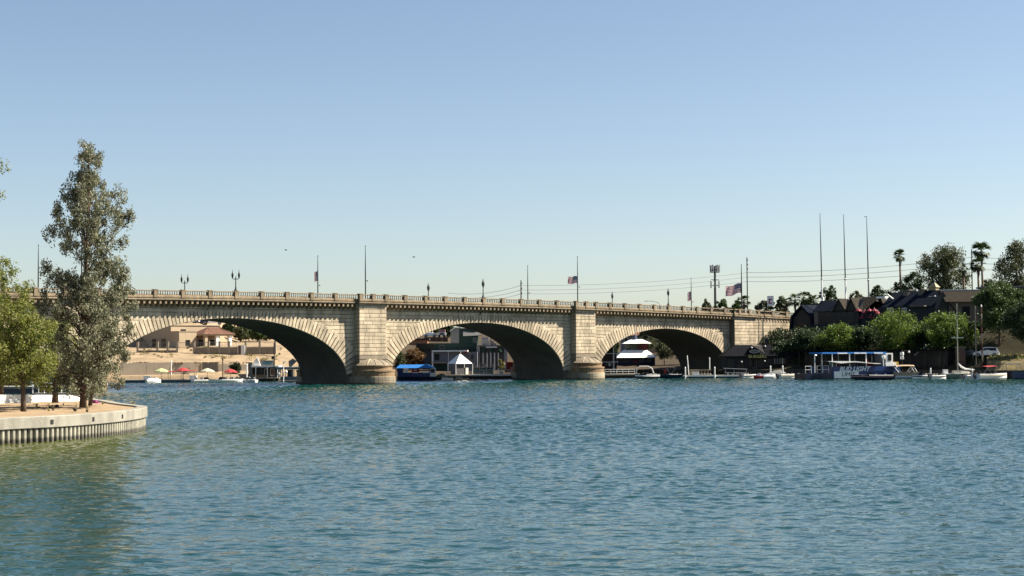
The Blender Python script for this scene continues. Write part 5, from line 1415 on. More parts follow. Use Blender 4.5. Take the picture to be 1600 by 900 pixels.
# cars and roof things seen over the house
def car(label, px, Y, z, rz, m1, L=4.6, H=1.75, name='parked_car', group=None, cat='car'):
    t = thing(name, label, cat, G(px,Y,z), rz, group); W = 1.85
    def sec(x, z0, z1, w0, w1): return [(x,-w0,z0),(x,-w1,z1),(x,w1,z1),(x,w0,z0)]
    b = MB(); rows = [sec(x,.35,zz,W/2*k,W/2*k*.97) for x,zz,k in ((-L/2,.85,.86),(-L/2+.12,1.05,.97),(-L*.2,1.08,1),(L*.18,1.05,1),(L*.42,.98,.97),(L/2,.72,.85))]
    b.loft(rows); b.poly(rows[0][::-1]); b.poly(rows[-1]); b.quad(*[r for r in (rows[0][0],rows[-1][0],rows[-1][3],rows[0][3])]); b.build('body', m1, t)
    c = MB(); rows = [sec(x,1.02,zz,W/2*.95,W/2*k) for x,zz,k in ((-L*.46,1.1,.86),(-L*.40,H-.08,.76),(-L*.1,H,.78),(L*.08,H-.05,.76),(L*.24,1.06,.88))]
    c.loft(rows); c.build('cabin', m1, t)
    g_ = MB()
    for sg in (-1,1):
        y = sg*W/2*.90
        q = [(-L*.40,y,1.12),(L*.17,y,1.12),(L*.06,sg*W/2*.81,H-.16),(-L*.36,sg*W/2*.81,H-.16)]
        q = [(a,b_+sg*.02,c_) for a,b_,c_ in q]; g_.quad(*(q if sg<0 else q[::-1]))
    g_.build('side_windows', GLASS, t)
    g_ = MB(); g_.quad((L*.245,-.7,1.10),(L*.245,.7,1.10),(L*.10,.62,H-.10),(L*.10,-.62,H-.10)); g_.build('windscreen', GLASS, t)
    g_ = MB(); g_.quad((-L*.462,.7,1.12),(-L*.462,-.7,1.12),(-L*.415,-.6,H-.16),(-L*.415,.6,H-.16)); g_.build('rear_window', GLASS, t)
    wm = MB(); wm.lathe([(.02,-.12),(.34,-.12),(.36,0),(.34,.12),(.02,.12)],n=16); wme = wm.mesh('wheel', RUB)
    rm = MB(); rm.lathe([(.02,-.13),(.2,-.13),(.2,.13),(.02,.13)],n=12); rme = rm.mesh('rim', STEEL)
    for x in (-L*.3,L*.31):
        for sg in (-1,1):
            w_ = link('wheel', wme, t, (x,sg*W*.47,.36)); w_.rotation_euler = (R(90),0,0); link('rim', rme, w_)
    for sg in (-1,1):
        q = MB(); q.box(L/2-.06,L/2+.0,sg*.62-.2,sg*.62+.2,.68,.84); q.build('headlight', GLASS, t)
        q = MB(); q.box(-L/2-.02,-L/2+.06,sg*.68-.12,sg*.68+.12,.75,1.0); q.build('tail_light', RED, t)
    return t
gz = ZP(305,506,384)
car('white van parked above the flat roof of the beige house, left one', 299, 372, ZP(299,505,372), .2, W_GEL, 3.8, 1.7, 'parked_van', 'vans above the beige house', 'van')
car('dark van parked above the flat roof of the beige house, middle one', 313, 373, ZP(313,506.5,373), .2, NAVY, 3.4, 1.8, 'parked_van', 'vans above the beige house', 'van')
car('long white van parked above the tiled pavilion', 332, 374, ZP(332,507.5,374), .15, W_GEL, 5.0, 1.8, 'parked_van', 'vans above the beige house', 'van')
# -- garden wall and fence
F0 = G(206,338,0); F1 = G(436,338,0); z0 = 6.0
t = thing('garden_fence', 'beige block wall with square pillars and a rail on the sand slope', 'fence', (F0.x,338,z0))
fx = lambda px: G(px,338,0).x-F0.x
def fh(py): return ZP(300,py,338)-z0
pil = MB(); pil.box(-.2,.2,-.2,.2,-.8,fh(534.5)); pil.box(-.25,.25,-.25,.25,fh(534.5),fh(533.6)); pme = pil.mesh('pillar', mat('pillar_stucco',(.55,.46,.34)))
for px in (215,246,262,277,303,326,343,358,384,406,430): link('pillar', pme, t, (fx(px),0,0))
for a,b_ in ((303,326),(326,343),(343,358),(358,384),(384,406),(406,430)):
    q = MB(); q.box(fx(a)+.2,fx(b_)-.2,-.1,.1,-.8,fh(543.2)); q.build('block_panel', mat('block_wall',(.42,.33,.235),var=.15), t)
for a,b_ in ((215,246),(246,262),(262,277)):
    q = MB(); q.box(fx(a)+.2,fx(b_)-.2,-.1,.1,-.8,fh(547)); q.build('kerb_panel', mat('block_wall',(.42,.33,.235)), t)
PK = mat('fence_bar',(.36,.33,.29),rough=.6)
for a,b_ in zip((215,246,262,277,303,326,343,358,384,406),(246,262,277,303,326,343,358,384,406,430)):
    q = MB(); q.box(fx(a)+.2,fx(b_)-.2,-.03,.03,fh(535.6),fh(534.9)); q.box(fx(a)+.2,fx(b_)-.2,-.03,.03,fh(543),fh(542.4))
    n = int((fx(b_)-fx(a))/.3)
    for i in range(1,n): x = fx(a)+(fx(b_)-fx(a))*i/n; q.box(x-.015,x+.015,-.015,.015,fh(547 if b_<=277 else 543),fh(535))
    tag(q.build('picket_panel', PK, t), kind='stuff')
q = MB(); q.box(fx(372),fx(383),-.5,.4,-.8,fh(540)); q.build('gate_hut', W_PAINT, t); q = MB(); q.box(fx(373),fx(377),-.56,-.5,-.8,fh(541)); q.build('gate_door', WOODM, t)
# -- retaining wall behind the left dock
R0 = G(188,318.5,1.2); t = thing('retaining_wall', 'plain grey tan retaining wall behind the parasols of the left dock', 'wall', R0, R(20))
rx = lambda px: (px-188)/8.05
zz = lambda py: ZP(280,py,321.5)-1.2
for i,(a,b_,top) in enumerate(((188,228,566.5),(228,272,566),(272,313,566),(339,365,569.5),(365,398,570))):
    q = MB(); q.box(rx(a)+.02,rx(b_)-.02,0,.5,-.4,zz(top)); q.build('wall_panel', mat('retaining_conc',(0.55,0.46,0.35),var=.15,scale=.6), t)
q = MB(); q.box(rx(314),rx(338),-.15,.5,-.4,zz(566)); q.build('dark_panel', mat('retaining_dark',(.10,.085,.07),var=.1), t)
rr_ = MB()
for i in range(60):
    rs = random.Random(300+i); px = rs.uniform(190,396); r_ = rs.uniform(.12,.35); p = G(px,322+rs.random(),ZP(px,566,322)-.15)
    rr_.lathe([(.01,-.1),(r_,0),(r_*.8,r_*.6),(.01,r_*.9)],p,6)
tag(rr_.build('boulders', mat('boulder',(.24,.17,.11),var=.3)), kind='stuff')

# -- under the middle arch
GO = G(655,352,1.6); t = thing('green_building', 'tall dark green building with grey gable and grey roof under the middle arch', 'building', GO)
gx = lambda px: G(px,352,0).x-GO.x
gzz = lambda py: ZP(710,py,352)-1.6
m = MB(); m.box(gx(680),gx(746),0,9,0,gzz(536)); m.build('lower_wall', GRN, t)
m = MB(); m.box(gx(718),gx(747),.2,9,gzz(536)+.0,gzz(513)); m.build('tower_wall', GRN, t)
m = MB(); m.prism_y([(gx(704.5),gzz(536)),(gx(717.8),gzz(536)),(gx(717.8),gzz(511)),(gx(704.5),gzz(517))],-.1,6); m.build('grey_gable', GREY, t)
m = MB(); m.add([(gx(703),-.4,gzz(517.5)),(gx(714),-.4,gzz(511.5)),(gx(722),-.4,gzz(512)),(gx(703),6,gzz(516.7)),(gx(714),6,gzz(510.5)),(gx(722),6,gzz(511)),(gx(703),-.4,gzz(516.7)),(gx(714),-.4,gzz(510.5)),(gx(722),-.4,gzz(511.2))],[(0,1,7,6),(1,2,8,7),(6,7,4,3),(7,8,5,4)]); m.build('gable_roof_edge', W_PAINT, t)
m = MB(); m.add([(gx(724),-.5,gzz(525)),(gx(753),-.5,gzz(524)),(gx(744),.4,gzz(517)),(gx(724),.4,gzz(515)),(gx(724),2.5,gzz(525)),(gx(753),2.5,gzz(525))],[(0,1,2,3),(3,2,5,4),(1,5,2),(0,3,4),(0,4,5,1)]); m.build('roof', mat('grey_shingle',(.20,.195,.19),var=.2,scale=2), t)
m = MB(); m.box(gx(650),gx(680),-.1,6,gzz(548),gzz(536)); m.build('striped_wall', mat('olive_siding',(.045,.05,.028)), t)
sb_ = MB(); sb_.box(-.12,.12,-.06,0,gzz(548),gzz(536)); sme = sb_.mesh('batten', WOODD)
for px in range(653,680,4): link('batten', sme, t, (gx(px),-.1,0))
m = MB(); m.box(gx(655),gx(684),.3,6,0,gzz(548)); m.build('grey_base', mat('slate_wall',(.09,.09,.10)), t)
m = MB(); m.box(gx(739),gx(746),-.1,.2,gzz(536),gzz(527)); m.build('bay', mat('teal_grey',(.10,.13,.13)), t)
win(t, gx(691),0,gzz(545),1.0,.8,GREY,GLASS)
BO = G(676,345,1.5); t = thing('grey_building', 'low grey building with a white roof edge behind the white tent', 'building', BO)
bx = lambda px: G(px,345,0).x-BO.x
bz = lambda py: ZP(700,py,345)-1.5
LG_ = mat('lavender_grey',(.27,.27,.31),rough=.8,var=.08)
m = MB(); m.box(bx(678),bx(746),0,5,0,bz(550)); m.build('wall', LG_, t)
m = MB(); m.box(bx(675),bx(731),-.7,5.2,bz(549.5),bz(547)); m.build('roof', W_PAINT, t)
m = MB(); m.box(bx(675),bx(677.5),-.6,-.3,0,bz(549.5)); m.build('corner_post', W_PAINT, t)
win(t,bx(683),0,bz(562),.95,1.2,WOODD,GLASS); win(t,bx(738),0,bz(562),.6,1.1,GREY,GLASS)
m = MB(); m.box(bx(676),bx(698),-1.0,-.2,bz(567),bz(565.5)); m.build('planter', STUC, t)
m = MB(); m.box(bx(679),bx(699),-.2,-.02,0,bz(568)); m.build('dark_base', GRN, t)
m = MB(); m.tube([(bx(701),-.3,0),(bx(701),-.3,bz(549))],.06,6); m.build('post', W_PAINT, t)
m = MB(); m.box(bx(725),bx(731),-.9,-.4,bz(551.5),bz(550)); m.build('soffit_sign', RED, t)
CO = G(745,350,1.6); t = thing('colonnade_building', 'grey white building with round green awnings and a balcony under the middle arch', 'building', CO)
cx_ = lambda px: G(px,350,0).x-CO.x
cz = lambda py: ZP(770,py,350)-1.6
m = MB(); m.box(cx_(746),cx_(793),.6,6,0,cz(541)); m.build('wall', mat('dim_grey',(.15,.15,.16)), t)
m = MB(); m.box(cx_(745),cx_(750),0,.6,0,cz(541)); m.build('end_wall', mat('pale_grey_wall',(.42,.43,.45)), t)
m = MB(); m.box(cx_(788),cx_(792),0,.6,0,cz(541)); m.build('end_wall', mat('pale_grey_wall',(.42,.43,.45)), t)
m = MB(); m.box(cx_(745),cx_(786),-.8,.6,cz(541),cz(539)); m.build('balcony', GREY, t)
railing(t, cx_(746), cx_(785), -.7, cz(539), .9, mat('rail_tan',(.45,.40,.34)), .8)
m = MB(); m.box(cx_(753),cx_(764),1,4,cz(540),cz(527)); m.build('upper_room', mat('pale_grey_wall',(.42,.43,.45)), t)
m = MB(); m.prism_y([(cx_(766),cz(540)),(cx_(778),cz(540)),(cx_(766),cz(529))],1.2,4); m.build('upper_gable', GREY, t)
m = MB(); m.box(cx_(760),cx_(777),-.86,-.8,cz(543),cz(541.3)); m.build('sign_board', W_PAINT, t)
aw = MB(); aw.lathe([(.55,0),(.53,.2),(.42,.42),(.2,.55),(.02,.58)],n=12); ame = aw.mesh('awning', mat('awning_green',(.03,.11,.06)))
for px in (756.5,769.5,782.5): link('awning', ame, t, (cx_(px),.3,cz(550)))
cl_ = MB(); cl_.box(-.11,.11,-.1,.1,0,cz(551)); cme = cl_.mesh('column', W_PAINT)
for px in (755,761.5,767,773,779): link('column', cme, t, (cx_(px),.35,0))
# tent
TO = G(719,331,1.0); t = thing('tent', 'white pyramid tent with a dark seam down the front under the middle arch', 'tent', TO, R(28)); k = m_per_px(331)
tz = lambda py: ZP(719,py,331)-1.0
m = MB(); e = 1.92; z1 = tz(568); z2 = tz(551.5); m.add([(-e,-e,z1),(e,-e,z1),(e,e,z1),(-e,e,z1),(0,0,z2),(-.15,-.15,z2-.05)],[(0,1,4),(1,2,4),(2,3,4),(3,0,4)]); m.build('canopy', W_PAINT, t)
m = MB(); m.tube([(-e,-e,z1),(0,0,z2)],.05,5); m.tube([(e,-e,z1),(0,0,z2)],.08,5); m.build('seam', BLACK, t)
posts(t,'post',[(sx*e*.96,sy*e*.96,0) for sx in (-1,1) for sy in (-1,1)],z1,.07,W_PAINT)
m = MB(); m.lathe([(.2,0),(.3,.15),(.1,.4),(.02,.5)],(0,0,z2-.05),8); m.build('finial', BLACK, t)
m = MB(); m.box(-1.8,.1,-1.6,.6,0,z1-.3); m.build('booth', mat('booth_grey',(.13,.13,.15)), t)
m = MB(); m.box(.4,1.0,-1.7,-1.0,0,1.3); m.build('counter', W_PAINT, t)
# teal screens, planter, red wall
t = thing('screen_wall', 'dark teal screen panels with a grey top rail right of the tent', 'screen', G(738,332,1.0)); k = m_per_px(332)
for i in range(3): m = MB(); m.box(i*11*k+.05,(i+1)*11*k-.05,0,.1,0,1.25); m.build('screen_panel', mat('teal_panel',(.02,.055,.06)), t)
m = MB(); m.box(0,34*k,-.05,.15,1.3,1.5); m.build('top_rail', LG_, t); posts(t,'post',[(i*11*k,0,0) for i in range(4)],2.1,.05,LG_)
m = MB(); m.box(0,34*k,-.03,.03,2.0,2.1); m.box(16*k,22*k,-.06,.0,1.5,2.0); m.build('upper_rail', LG_, t)
pb = G(783,333,1.0); t = thing('planter', 'white pot with a tall straw yellow grass right of the teal screens', 'planter', pb)
m = MB(); m.lathe([(.35,0),(.55,.5),(.6,.6),(.5,.6)],n=12); m.build('pot', W_PAINT, t)
link('grass', leaf_mesh('grass', [(0,0,1.4,.7,260),(0.2,0,2.1,.55,160),(-.2,0,2.6,.4,80)], .7, M_YEL, 95, -.9, 7), t)
t = thing('red_stall', 'dark red stall at the right foot of the middle arch', 'stall', G(791,338,1.2)); k = m_per_px(338)
m = MB(); m.box(0,13*k,0,1.2,0,2.0); m.build('wall', mat('dark_red',(.22,.02,.02)), t); m = MB(); m.box(-.3,13*k+.2,-.5,1.4,2.0,2.15); m.build('roof', RED, t); m = MB(); m.box(-.3,13*k+.1,-.8,-.5,0,.75); m.build('planter_box', mat('terracotta',(.35,.10,.05)), t)
# hillside things high under the middle arch
t = thing('terracotta_building', 'small terracotta walled building left of the white van high under the middle arch', 'building', G(640,380,5)); k = m_per_px(380)
m = MB(); m.box(0,28*k,0,5,0,ZP(655,531,380)-5); m.build('wall', mat('terracotta_wall',(.50,.24,.13)), t); m = MB(); m.box(-.4,28*k+.4,-.5,5.4,ZP(655,531,380)-5,ZP(655,529,380)-5); m.build('roof', mat('dark_brown',(.09,.05,.035)), t)
win(t,1.4,0,.9,1.1,1.0,W_PAINT,GLASS); win(t,2.9,0,.9,.9,1.0,W_PAINT,GLASS)
t = thing('brown_bank_wall', 'dark brown retaining wall below the parked vans under the middle arch', 'wall', G(662,388,6)); k = m_per_px(388)
for i in range(4): m = MB(); m.box(i*9.5*k+.03,(i+1)*9.5*k-.03,0,.5,-.5,ZP(680,527,388)-6); m.build('wall_panel', mat('dark_brown',(.09,.05,.035)), t)
car('white van on the hillside, left one under the middle arch', 672, 392, ZP(672,527,392), .1, W_GEL, 3.2, 1.9, 'parked_van', 'vans on the hillside', 'van')
t = thing('food_truck', 'white truck with a pale red roof box on the hillside under the middle arch', 'truck', G(690.5,391,ZP(690,527,391))); 
m = MB(); m.box(-.95,.95,-.9,.9,.45,1.15); m.build('cab', W_GEL, t); m = MB(); m.box(-.75,.8,-.85,.85,1.15,1.85); m.build('roof_box', mat('pale_red',(.55,.28,.26)), t)
m = MB(); m.box(-.5,.5,-.94,-.9,.6,1.0); m.build('windscreen', GLASS, t)
for x in (-.6,.6):
    q = MB(); q.lathe([(.02,-.1),(.3,-.1),(.3,.1),(.02,.1)],n=12); o = q.build('wheel', RUB, t, (x,-.8,.3)); o.rotation_euler=(R(90),0,0)

# -- pavilion under the right arch
PO = G(994,374,2.2); t = thing('waterside_pavilion', 'two tiered white roofed pavilion with a navy lower wall under the right arch', 'pavilion', PO); k = m_per_px(374)
pzz = lambda py: ZP(994,py,374)-2.2
m = MB(); m.box(-29*k,29*k,-1,6,0,pzz(558)); m.build('lower_wall', mat('navy_wall',(.012,.02,.06)), t)
q = hip(-32*k,32*k,-2,7,pzz(558.5),pzz(546),15*k,3.4); q.build('lower_roof', W_PAINT, t)
m = MB(); m.box(-15*k,19*k,1.2,4.4,pzz(546.5),pzz(536)); m.build('upper_wall', mat('olive_wall',(.10,.11,.075)), t)
q = hip(-20*k,25*k,.2,5.6,pzz(536.5),pzz(529.8),14*k,2.4); q.build('upper_roof', W_PAINT, t)
m = MB(); m.lathe([(.5,0),(.5,.5),(.35,.55),(.3,1.0),(.02,1.1)],(0,2.8,pzz(530)),8); m.build('cupola', mat('cupola_blue',(.10,.13,.22)), t)
m = MB(); m.box(3*k,19*k,1.0,1.2,pzz(545.5),pzz(537)); so = m.build('sign_board', mat('sign_black',(.015,.012,.012)), t)
rs = random.Random(4); lt = MB()
for row,(zc,x0,x1) in enumerate(((pzz(540),5*k,17*k),(pzz(543.8),4*k,18*k))):
    x = x0
    while x < x1: w_ = rs.uniform(.1,.24); lt.box(x,x+w_*.45,.96,1.0,zc-.19,zc+.19); lt.box(x,x+w_,.96,1.0,zc+.1,zc+.19); x += w_+.1
lt.build('sign_strokes', RED, so)
for px in (-22,-14,8,20): win(t,px*k,-1,.6,1.1,1.5,mat('blue_frame',(.04,.06,.14)),GLASS)
m = MB(); m.box(-6*k,5*k,-1.06,-1,pzz(567),pzz(563)); m.build('wall_sign', mat('dull_red',(.16,.03,.05)), t)
win(t,-13*k,1.2,pzz(543),.5,.7,CREAM,GLASS)
t = thing('brown_stall', 'brown timber stall with white shelf boards between the second pier and the white roofed pavilion', 'stall', G(942,345,1.4)); k = m_per_px(345)
m = MB(); m.box(0,22*k,.4,4,0,ZP(950,552,345)-1.4); m.build('wall', mat('red_brown_wood',(.10,.04,.03)), t)
for py in (553,566): m = MB(); m.box(0,24*k,-.3,.4,ZP(950,py,345)-1.4,ZP(950,py-1.2,345)-1.4); m.build('shelf_board', W_PAINT, t)
posts(t,'post',[(4*k,-.2,0),(12*k,-.2,0),(20*k,-.2,0)],3.0,.06,WOODD)
for i in range(3): m = MB(); m.box((3+i*6)*k,(7+i*6)*k,-.2,.35,.9,1.6); m.build('goods_box', (GREY,W_PAINT,WOODM)[i], t)
for px,yt,yb,lab in ((959,541,575,'white signal post beside the white roofed pavilion'),):
    t = thing('dock_post', lab, 'post', G(px,338,1)); h = ZP(px,yt,338)-1; m = MB(); m.tube([(0,0,-.5),(0,0,h)],[.16,.08],8); m.build('shaft', W_PAINT, t); m = MB(); m.lathe([(.1,0),(.13,.05),(.02,.2)],(0,0,h),8); m.build('top', W_PAINT, t)
HB = G(1030,430,9); 
for i,(px,w_,yt,lab) in enumerate(((985,26,524,'distant grey house with a red roof left of the pavilion cupola'),(1022,34,526,'distant pale house right of the pavilion cupola'))):
    t = thing('hill_house', lab, 'house', G(px,425,4)); k = m_per_px(425); h = ZP(px,yt,425)-4
    m = MB(); m.box(-w_/2*k,w_/2*k,0,6,0,h); m.build('wall', (GREY,STUC)[i], t); q = gable(-w_/2*k-.4,w_/2*k+.4,-.4,6.4,h,h+1.4,'x'); q.build('roof', (TILE,mat('grey_shingle',(.2,.195,.19)))[i], t)
    for q_ in (-.25,.2): win(t,q_*w_*k,0,h-1.6,1,1,W_PAINT,GLASS)

# -- shop under the bridge end, parallel to the bridge
SO = G(1183,333,1.3); t = thing('burger_shop', 'dark roofed waterside shop with yellow lettering under the right end of the bridge', 'shop', SO, 0); k = m_per_px(333)
sx = lambda px: (px-1183)*k
szz = lambda py: ZP(1183,py,333)-1.3
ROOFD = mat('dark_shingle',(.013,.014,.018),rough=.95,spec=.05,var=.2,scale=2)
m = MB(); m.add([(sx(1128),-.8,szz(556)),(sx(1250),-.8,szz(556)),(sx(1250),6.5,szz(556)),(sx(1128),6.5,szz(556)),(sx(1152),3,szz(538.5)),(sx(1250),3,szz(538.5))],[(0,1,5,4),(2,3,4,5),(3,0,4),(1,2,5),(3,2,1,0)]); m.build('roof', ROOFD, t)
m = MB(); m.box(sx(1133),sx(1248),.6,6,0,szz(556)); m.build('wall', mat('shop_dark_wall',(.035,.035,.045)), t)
m = MB(); m.add([(sx(1177),-.3,szz(540)),(sx(1190),-.3,szz(540)),(sx(1194),-.9,szz(552)),(sx(1177),2,szz(539)),(sx(1190),2,szz(539))],[(0,2,1),(0,1,4,3),(1,2,4)]); m.build('dormer', mat('dormer_grey',(.16,.14,.12)), t)
m = MB(); m.box(sx(1168),sx(1197),-1.1,-.95,szz(559.8),szz(554)); m.build('letter_board', mat('sign_dark',(.03,.028,.02)), t)
text_mesh('lettering','BURGERS',.82,SIGN_Y,t,(sx(1182.5),-1.13,szz(557)), sx=1.05)
m = MB(); m.lathe([(.03,0),(1.05,0),(1.05,.08),(.03,.08)],n=24); o = m.build('oval_sign', mat('sign_pale',(.42,.40,.35)), t, (sx(1178),-1.0,szz(549))); o.rotation_euler=(R(90),0,0); o.scale=(1,.36,1)
m = MB()
for z in (549.8,548.2): m.box(sx(1173),sx(1183),-1.12,-1.09,szz(z)-.05,szz(z)+.05)
m.build('oval_sign_lines', DKGREY, t)
posts(t,'post',[(sx(p),-.5,0) for p in (1134,1150,1166,1180,1197,1213,1230,1247)],szz(556),.09,WOODD)
for px in (1142,1158,1175,1190,1204): win(t,sx(px),.6,.7,1.1,1.5,WOODM,GLASS)
m = MB(); m.box(sx(1177),sx(1184),.5,.6,0,2.1); m.build('door', mat('door_grey',(.12,.11,.10)), t)
for i,px in enumerate((1209,1213,1217,1221,1225)):
    q = MB(); q.box(sx(px),sx(px)+.28,-.6,-.5,szz(569),szz(560)); q.build('hanging_towel', (mat('towel_tan',(.30,.24,.16)),GREY,mat('towel_tan',(.3,.24,.16)),CREAM,WOODM)[i], t)
for px,py in ((1174,543),(1195,541),(1158,565),(1194,564)):
    q = MB(); q.lathe([(.02,-.15),(.13,-.1),(.15,.05),(.02,.18)],(sx(px),-1.0,szz(py)),8); q.build('lamp', W_PAINT, t)
m = MB(); m.box(sx(1200)-.35,sx(1200)+.35,1.5,2.2,szz(539),szz(529)); m.lathe([(.4,0),(.4,.15),(.05,.3)],(sx(1200),1.85,szz(529)),8); m.build('chimney', BLACK, t)
m = MB(); m.tube([(sx(1208),1,szz(545)),(sx(1208),1,szz(521))],.06,6); m.build('vent_pipe', BLACK, t)

# -- arcade added along the quay as a dark backing for the shade under the trees
q0 = Vector((56.5,327.5)); q1 = Vector((78.5,303.5)); d = (q1-q0).normalized(); rzq = math.atan2(d.y,d.x); Lq = (q1-q0).length
t = thing('added_dark_arcade', 'long dark arcade added as a dark backing under the trees along the right quay', 'building', (q0.x,q0.y,1.4), rzq)
m = MB(); m.box(0,Lq,1.5,6,0,3.6); m.build('wall', mat('arcade_dark_backing',(.022,.022,.022)), t)
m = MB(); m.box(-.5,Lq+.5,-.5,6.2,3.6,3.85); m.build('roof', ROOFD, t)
posts(t,'post',[(i*3.2,-.2,0) for i in range(int(Lq/3.2)+1)],3.6,.1,WOODD)
for i in range(int(Lq/3.2)): win(t,1.6+i*3.2,1.5,.5,1.8,2.1,WOODD,GLASS,bars=1,name='shop_window')
# quay wall of dark boards
m0 = Vector((44.5,331.8)); pts = [Vector(p) for p in ((44.5,331.6),(47,329.6),(56,321.6),(68,309.6),(78,298.6),(86,288.6),(105,273.6))]
t = thing('quay_wall', 'dark timber quay wall behind the moored boats on the right', 'wall', (m0.x,m0.y,0))
nq = 0
for a_,b_ in zip(pts,pts[1:]):
    dd = b_-a_; n = max(1,int(dd.length/2.0)); an = math.atan2(dd.y,dd.x); seg = dd.length/n
    for i in range(n):
        p = a_+dd*i/n-m0; q = MB(); q.box(.03,seg-.03,-.25,.1,-1.2,1.5); q.build('wall_panel', mat('quay_timber',(.05,.042,.034),var=.25,rnd=.2), t, (p.x,p.y,0), an)
# posts: painted pole and slim pole by the SUV
for px,yt,Yq,lab,cols in ((1535,480,300,'tall striped totem pole with red brown and pale bands left of the white SUV',True),(1525.5,480,301,'slim pale pole left of the striped totem pole',False)):
    b = G(px,Yq,2.2); h = ZP(px,yt,Yq)-2.2; t = thing('totem_pole' if cols else 'slim_pole', lab, 'pole', b)
    if cols:
        n = 9
        for i in range(n):
            m = MB(); r_ = .17-.008*i; m.lathe([(r_*.8,0),(r_,.05),(r_,h/n-.06),(r_*.75,h/n)],(0,0,h*i/n),8); m.build('pole_section', (WOODM,mat('pale_pole',(.50,.42,.32)),mat('dull_red_pole',(.22,.07,.05)))[i%3], t)
        m = MB(); m.lathe([(.02,0),(.16,.1),(.12,.35),(.02,.5)],(0,0,h),8); m.build('cap', W_PAINT, t)
    else:
        m = MB(); m.tube([(0,0,-.5),(0,0,h)],[.12,.08],8); m.build('shaft', mat('pale_pole',(.50,.42,.32)), t); m = MB(); m.lathe([(.09,0),(.1,.06),(.02,.12)],(0,0,h),8); m.build('cap', STEEL, t)
# brick pier by the sailboat mast
t = thing('gate_pier', 'brown brick pier with a flat cap left of the parked cars', 'pier', G(1501,303,2.0)); 
bk = MB(); bk.box(0,.42,0,.2,0,.2); 
m = MB(); m.box(-.8,.8,-.6,.6,-.5,ZP(1501,543,303)-2.0); m.build('core', mat('mortar',(.16,.11,.08)), t)
bme = MB().box(0,.36,0,.05,0,.2).mesh('brick', mat('brown_brick',(.24,.12,.07),rnd=.3,var=.2))
for r_ in range(12):
    for c_ in range(5):
        x = -.82+c_*.38-(.19 if r_%2 else 0)
        if x > -.95 and x < .5: link('brick', bme, t, (max(x,-.82),-.63,.1+r_*.25-.5))
m = MB(); m.box(-.95,.95,-.75,.75,ZP(1501,543,303)-2.0,ZP(1501,541.5,303)-2.0); m.build('cap', mat('pier_cap',(.32,.26,.2)), t)
z_s = ZP(1541,557.5,303)
car('white SUV facing left, parked on the slope beside the striped totem pole', 1541, 303, z_s, math.pi-.25, W_GEL, 4.6, 1.8, 'parked_suv')
car('silver car parked end on in the shade left of the totem pole', 1522, 306, ZP(1522,560,306), R(-70), STEEL, 4.3, 1.5, 'parked_car')
# grassy slope under the ash trees
GM = mat('slope_grass',(.22,.17,.07),var=.35,scale=.8,bump=.6,bscale=4)
m = MB(); rows = []
for i in range(9):
    px = 1542+i*12; rows.append([G(px,293-(i*.6),1.45), G(px,295-(i*.6),ZP(px,564,295)), G(px,299-(i*.6),ZP(px,560.5-.6*i,299)), G(px,305-(i*.6),ZP(px,555-1.2*i,305)), G(px,316,ZP(px,549-1.0*i,316))])
m.loft(rows); tag(m.build('grass_slope', GM, smooth=True), kind='structure')
gr = []
for i in range(150):
    rs = random.Random(500+i); px = rs.uniform(1546,1632); u = rs.random(); gr.append((*G(px,296+u*10-(px-1542)/20,ZP(px,562-u*9-(px-1542)/22,300)),.4,14))
tag(link('slope_grass_tufts', leaf_mesh('slope_grass_tufts', gr, .35, leaf_mat('dry_grass',(.20,.17,.05),(.17,.20,.05),.3), 97)), kind='stuff')

# -- village houses on the terrace
RZV = R(-43); V0 = G(1240,352,8.8); Vx, Vy = math.cos(RZV), math.sin(RZV)
def vx(px): return ((px-800)*V0.y - F_PX*V0.x)/(F_PX*Vx - Vy*(px-800))
def vY(px): return V0.y+Vy*vx(px)
def vz(px, py): return ZP(px,py,vY(px))-8.8
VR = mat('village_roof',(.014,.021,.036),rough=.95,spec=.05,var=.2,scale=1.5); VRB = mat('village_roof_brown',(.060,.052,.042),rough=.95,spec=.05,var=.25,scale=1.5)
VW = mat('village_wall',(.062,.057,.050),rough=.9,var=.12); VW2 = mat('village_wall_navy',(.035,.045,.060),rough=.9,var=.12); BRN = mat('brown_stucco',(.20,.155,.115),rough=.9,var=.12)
def vhouse(name, label, px): return thing(name, label, 'house', V0+Vector((Vx*vx(px),Vy*vx(px),0)), RZV)
# gable house
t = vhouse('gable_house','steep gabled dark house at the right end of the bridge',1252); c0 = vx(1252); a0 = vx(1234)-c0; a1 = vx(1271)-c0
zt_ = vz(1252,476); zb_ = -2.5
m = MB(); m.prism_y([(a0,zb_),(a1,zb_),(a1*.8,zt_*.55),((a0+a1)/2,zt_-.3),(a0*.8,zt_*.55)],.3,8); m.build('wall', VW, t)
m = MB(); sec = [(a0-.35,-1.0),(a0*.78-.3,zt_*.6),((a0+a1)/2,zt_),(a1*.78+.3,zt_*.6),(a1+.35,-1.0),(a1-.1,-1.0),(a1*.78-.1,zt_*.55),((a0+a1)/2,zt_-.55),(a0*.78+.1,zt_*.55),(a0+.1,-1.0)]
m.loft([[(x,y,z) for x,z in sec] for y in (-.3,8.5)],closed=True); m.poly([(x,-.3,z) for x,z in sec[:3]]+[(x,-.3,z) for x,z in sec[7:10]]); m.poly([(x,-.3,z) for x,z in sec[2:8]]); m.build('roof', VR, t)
win(t,(a0+a1)/2-.3,.28,.9,1.7,1.4,mat('brown_frame',(.14,.07,.05)),GLASS,bars=1)
m = MB(); m.box(a0+.4,a1-.4,.1,.3,-.2,.15); m.build('balcony_band', VW2, t)
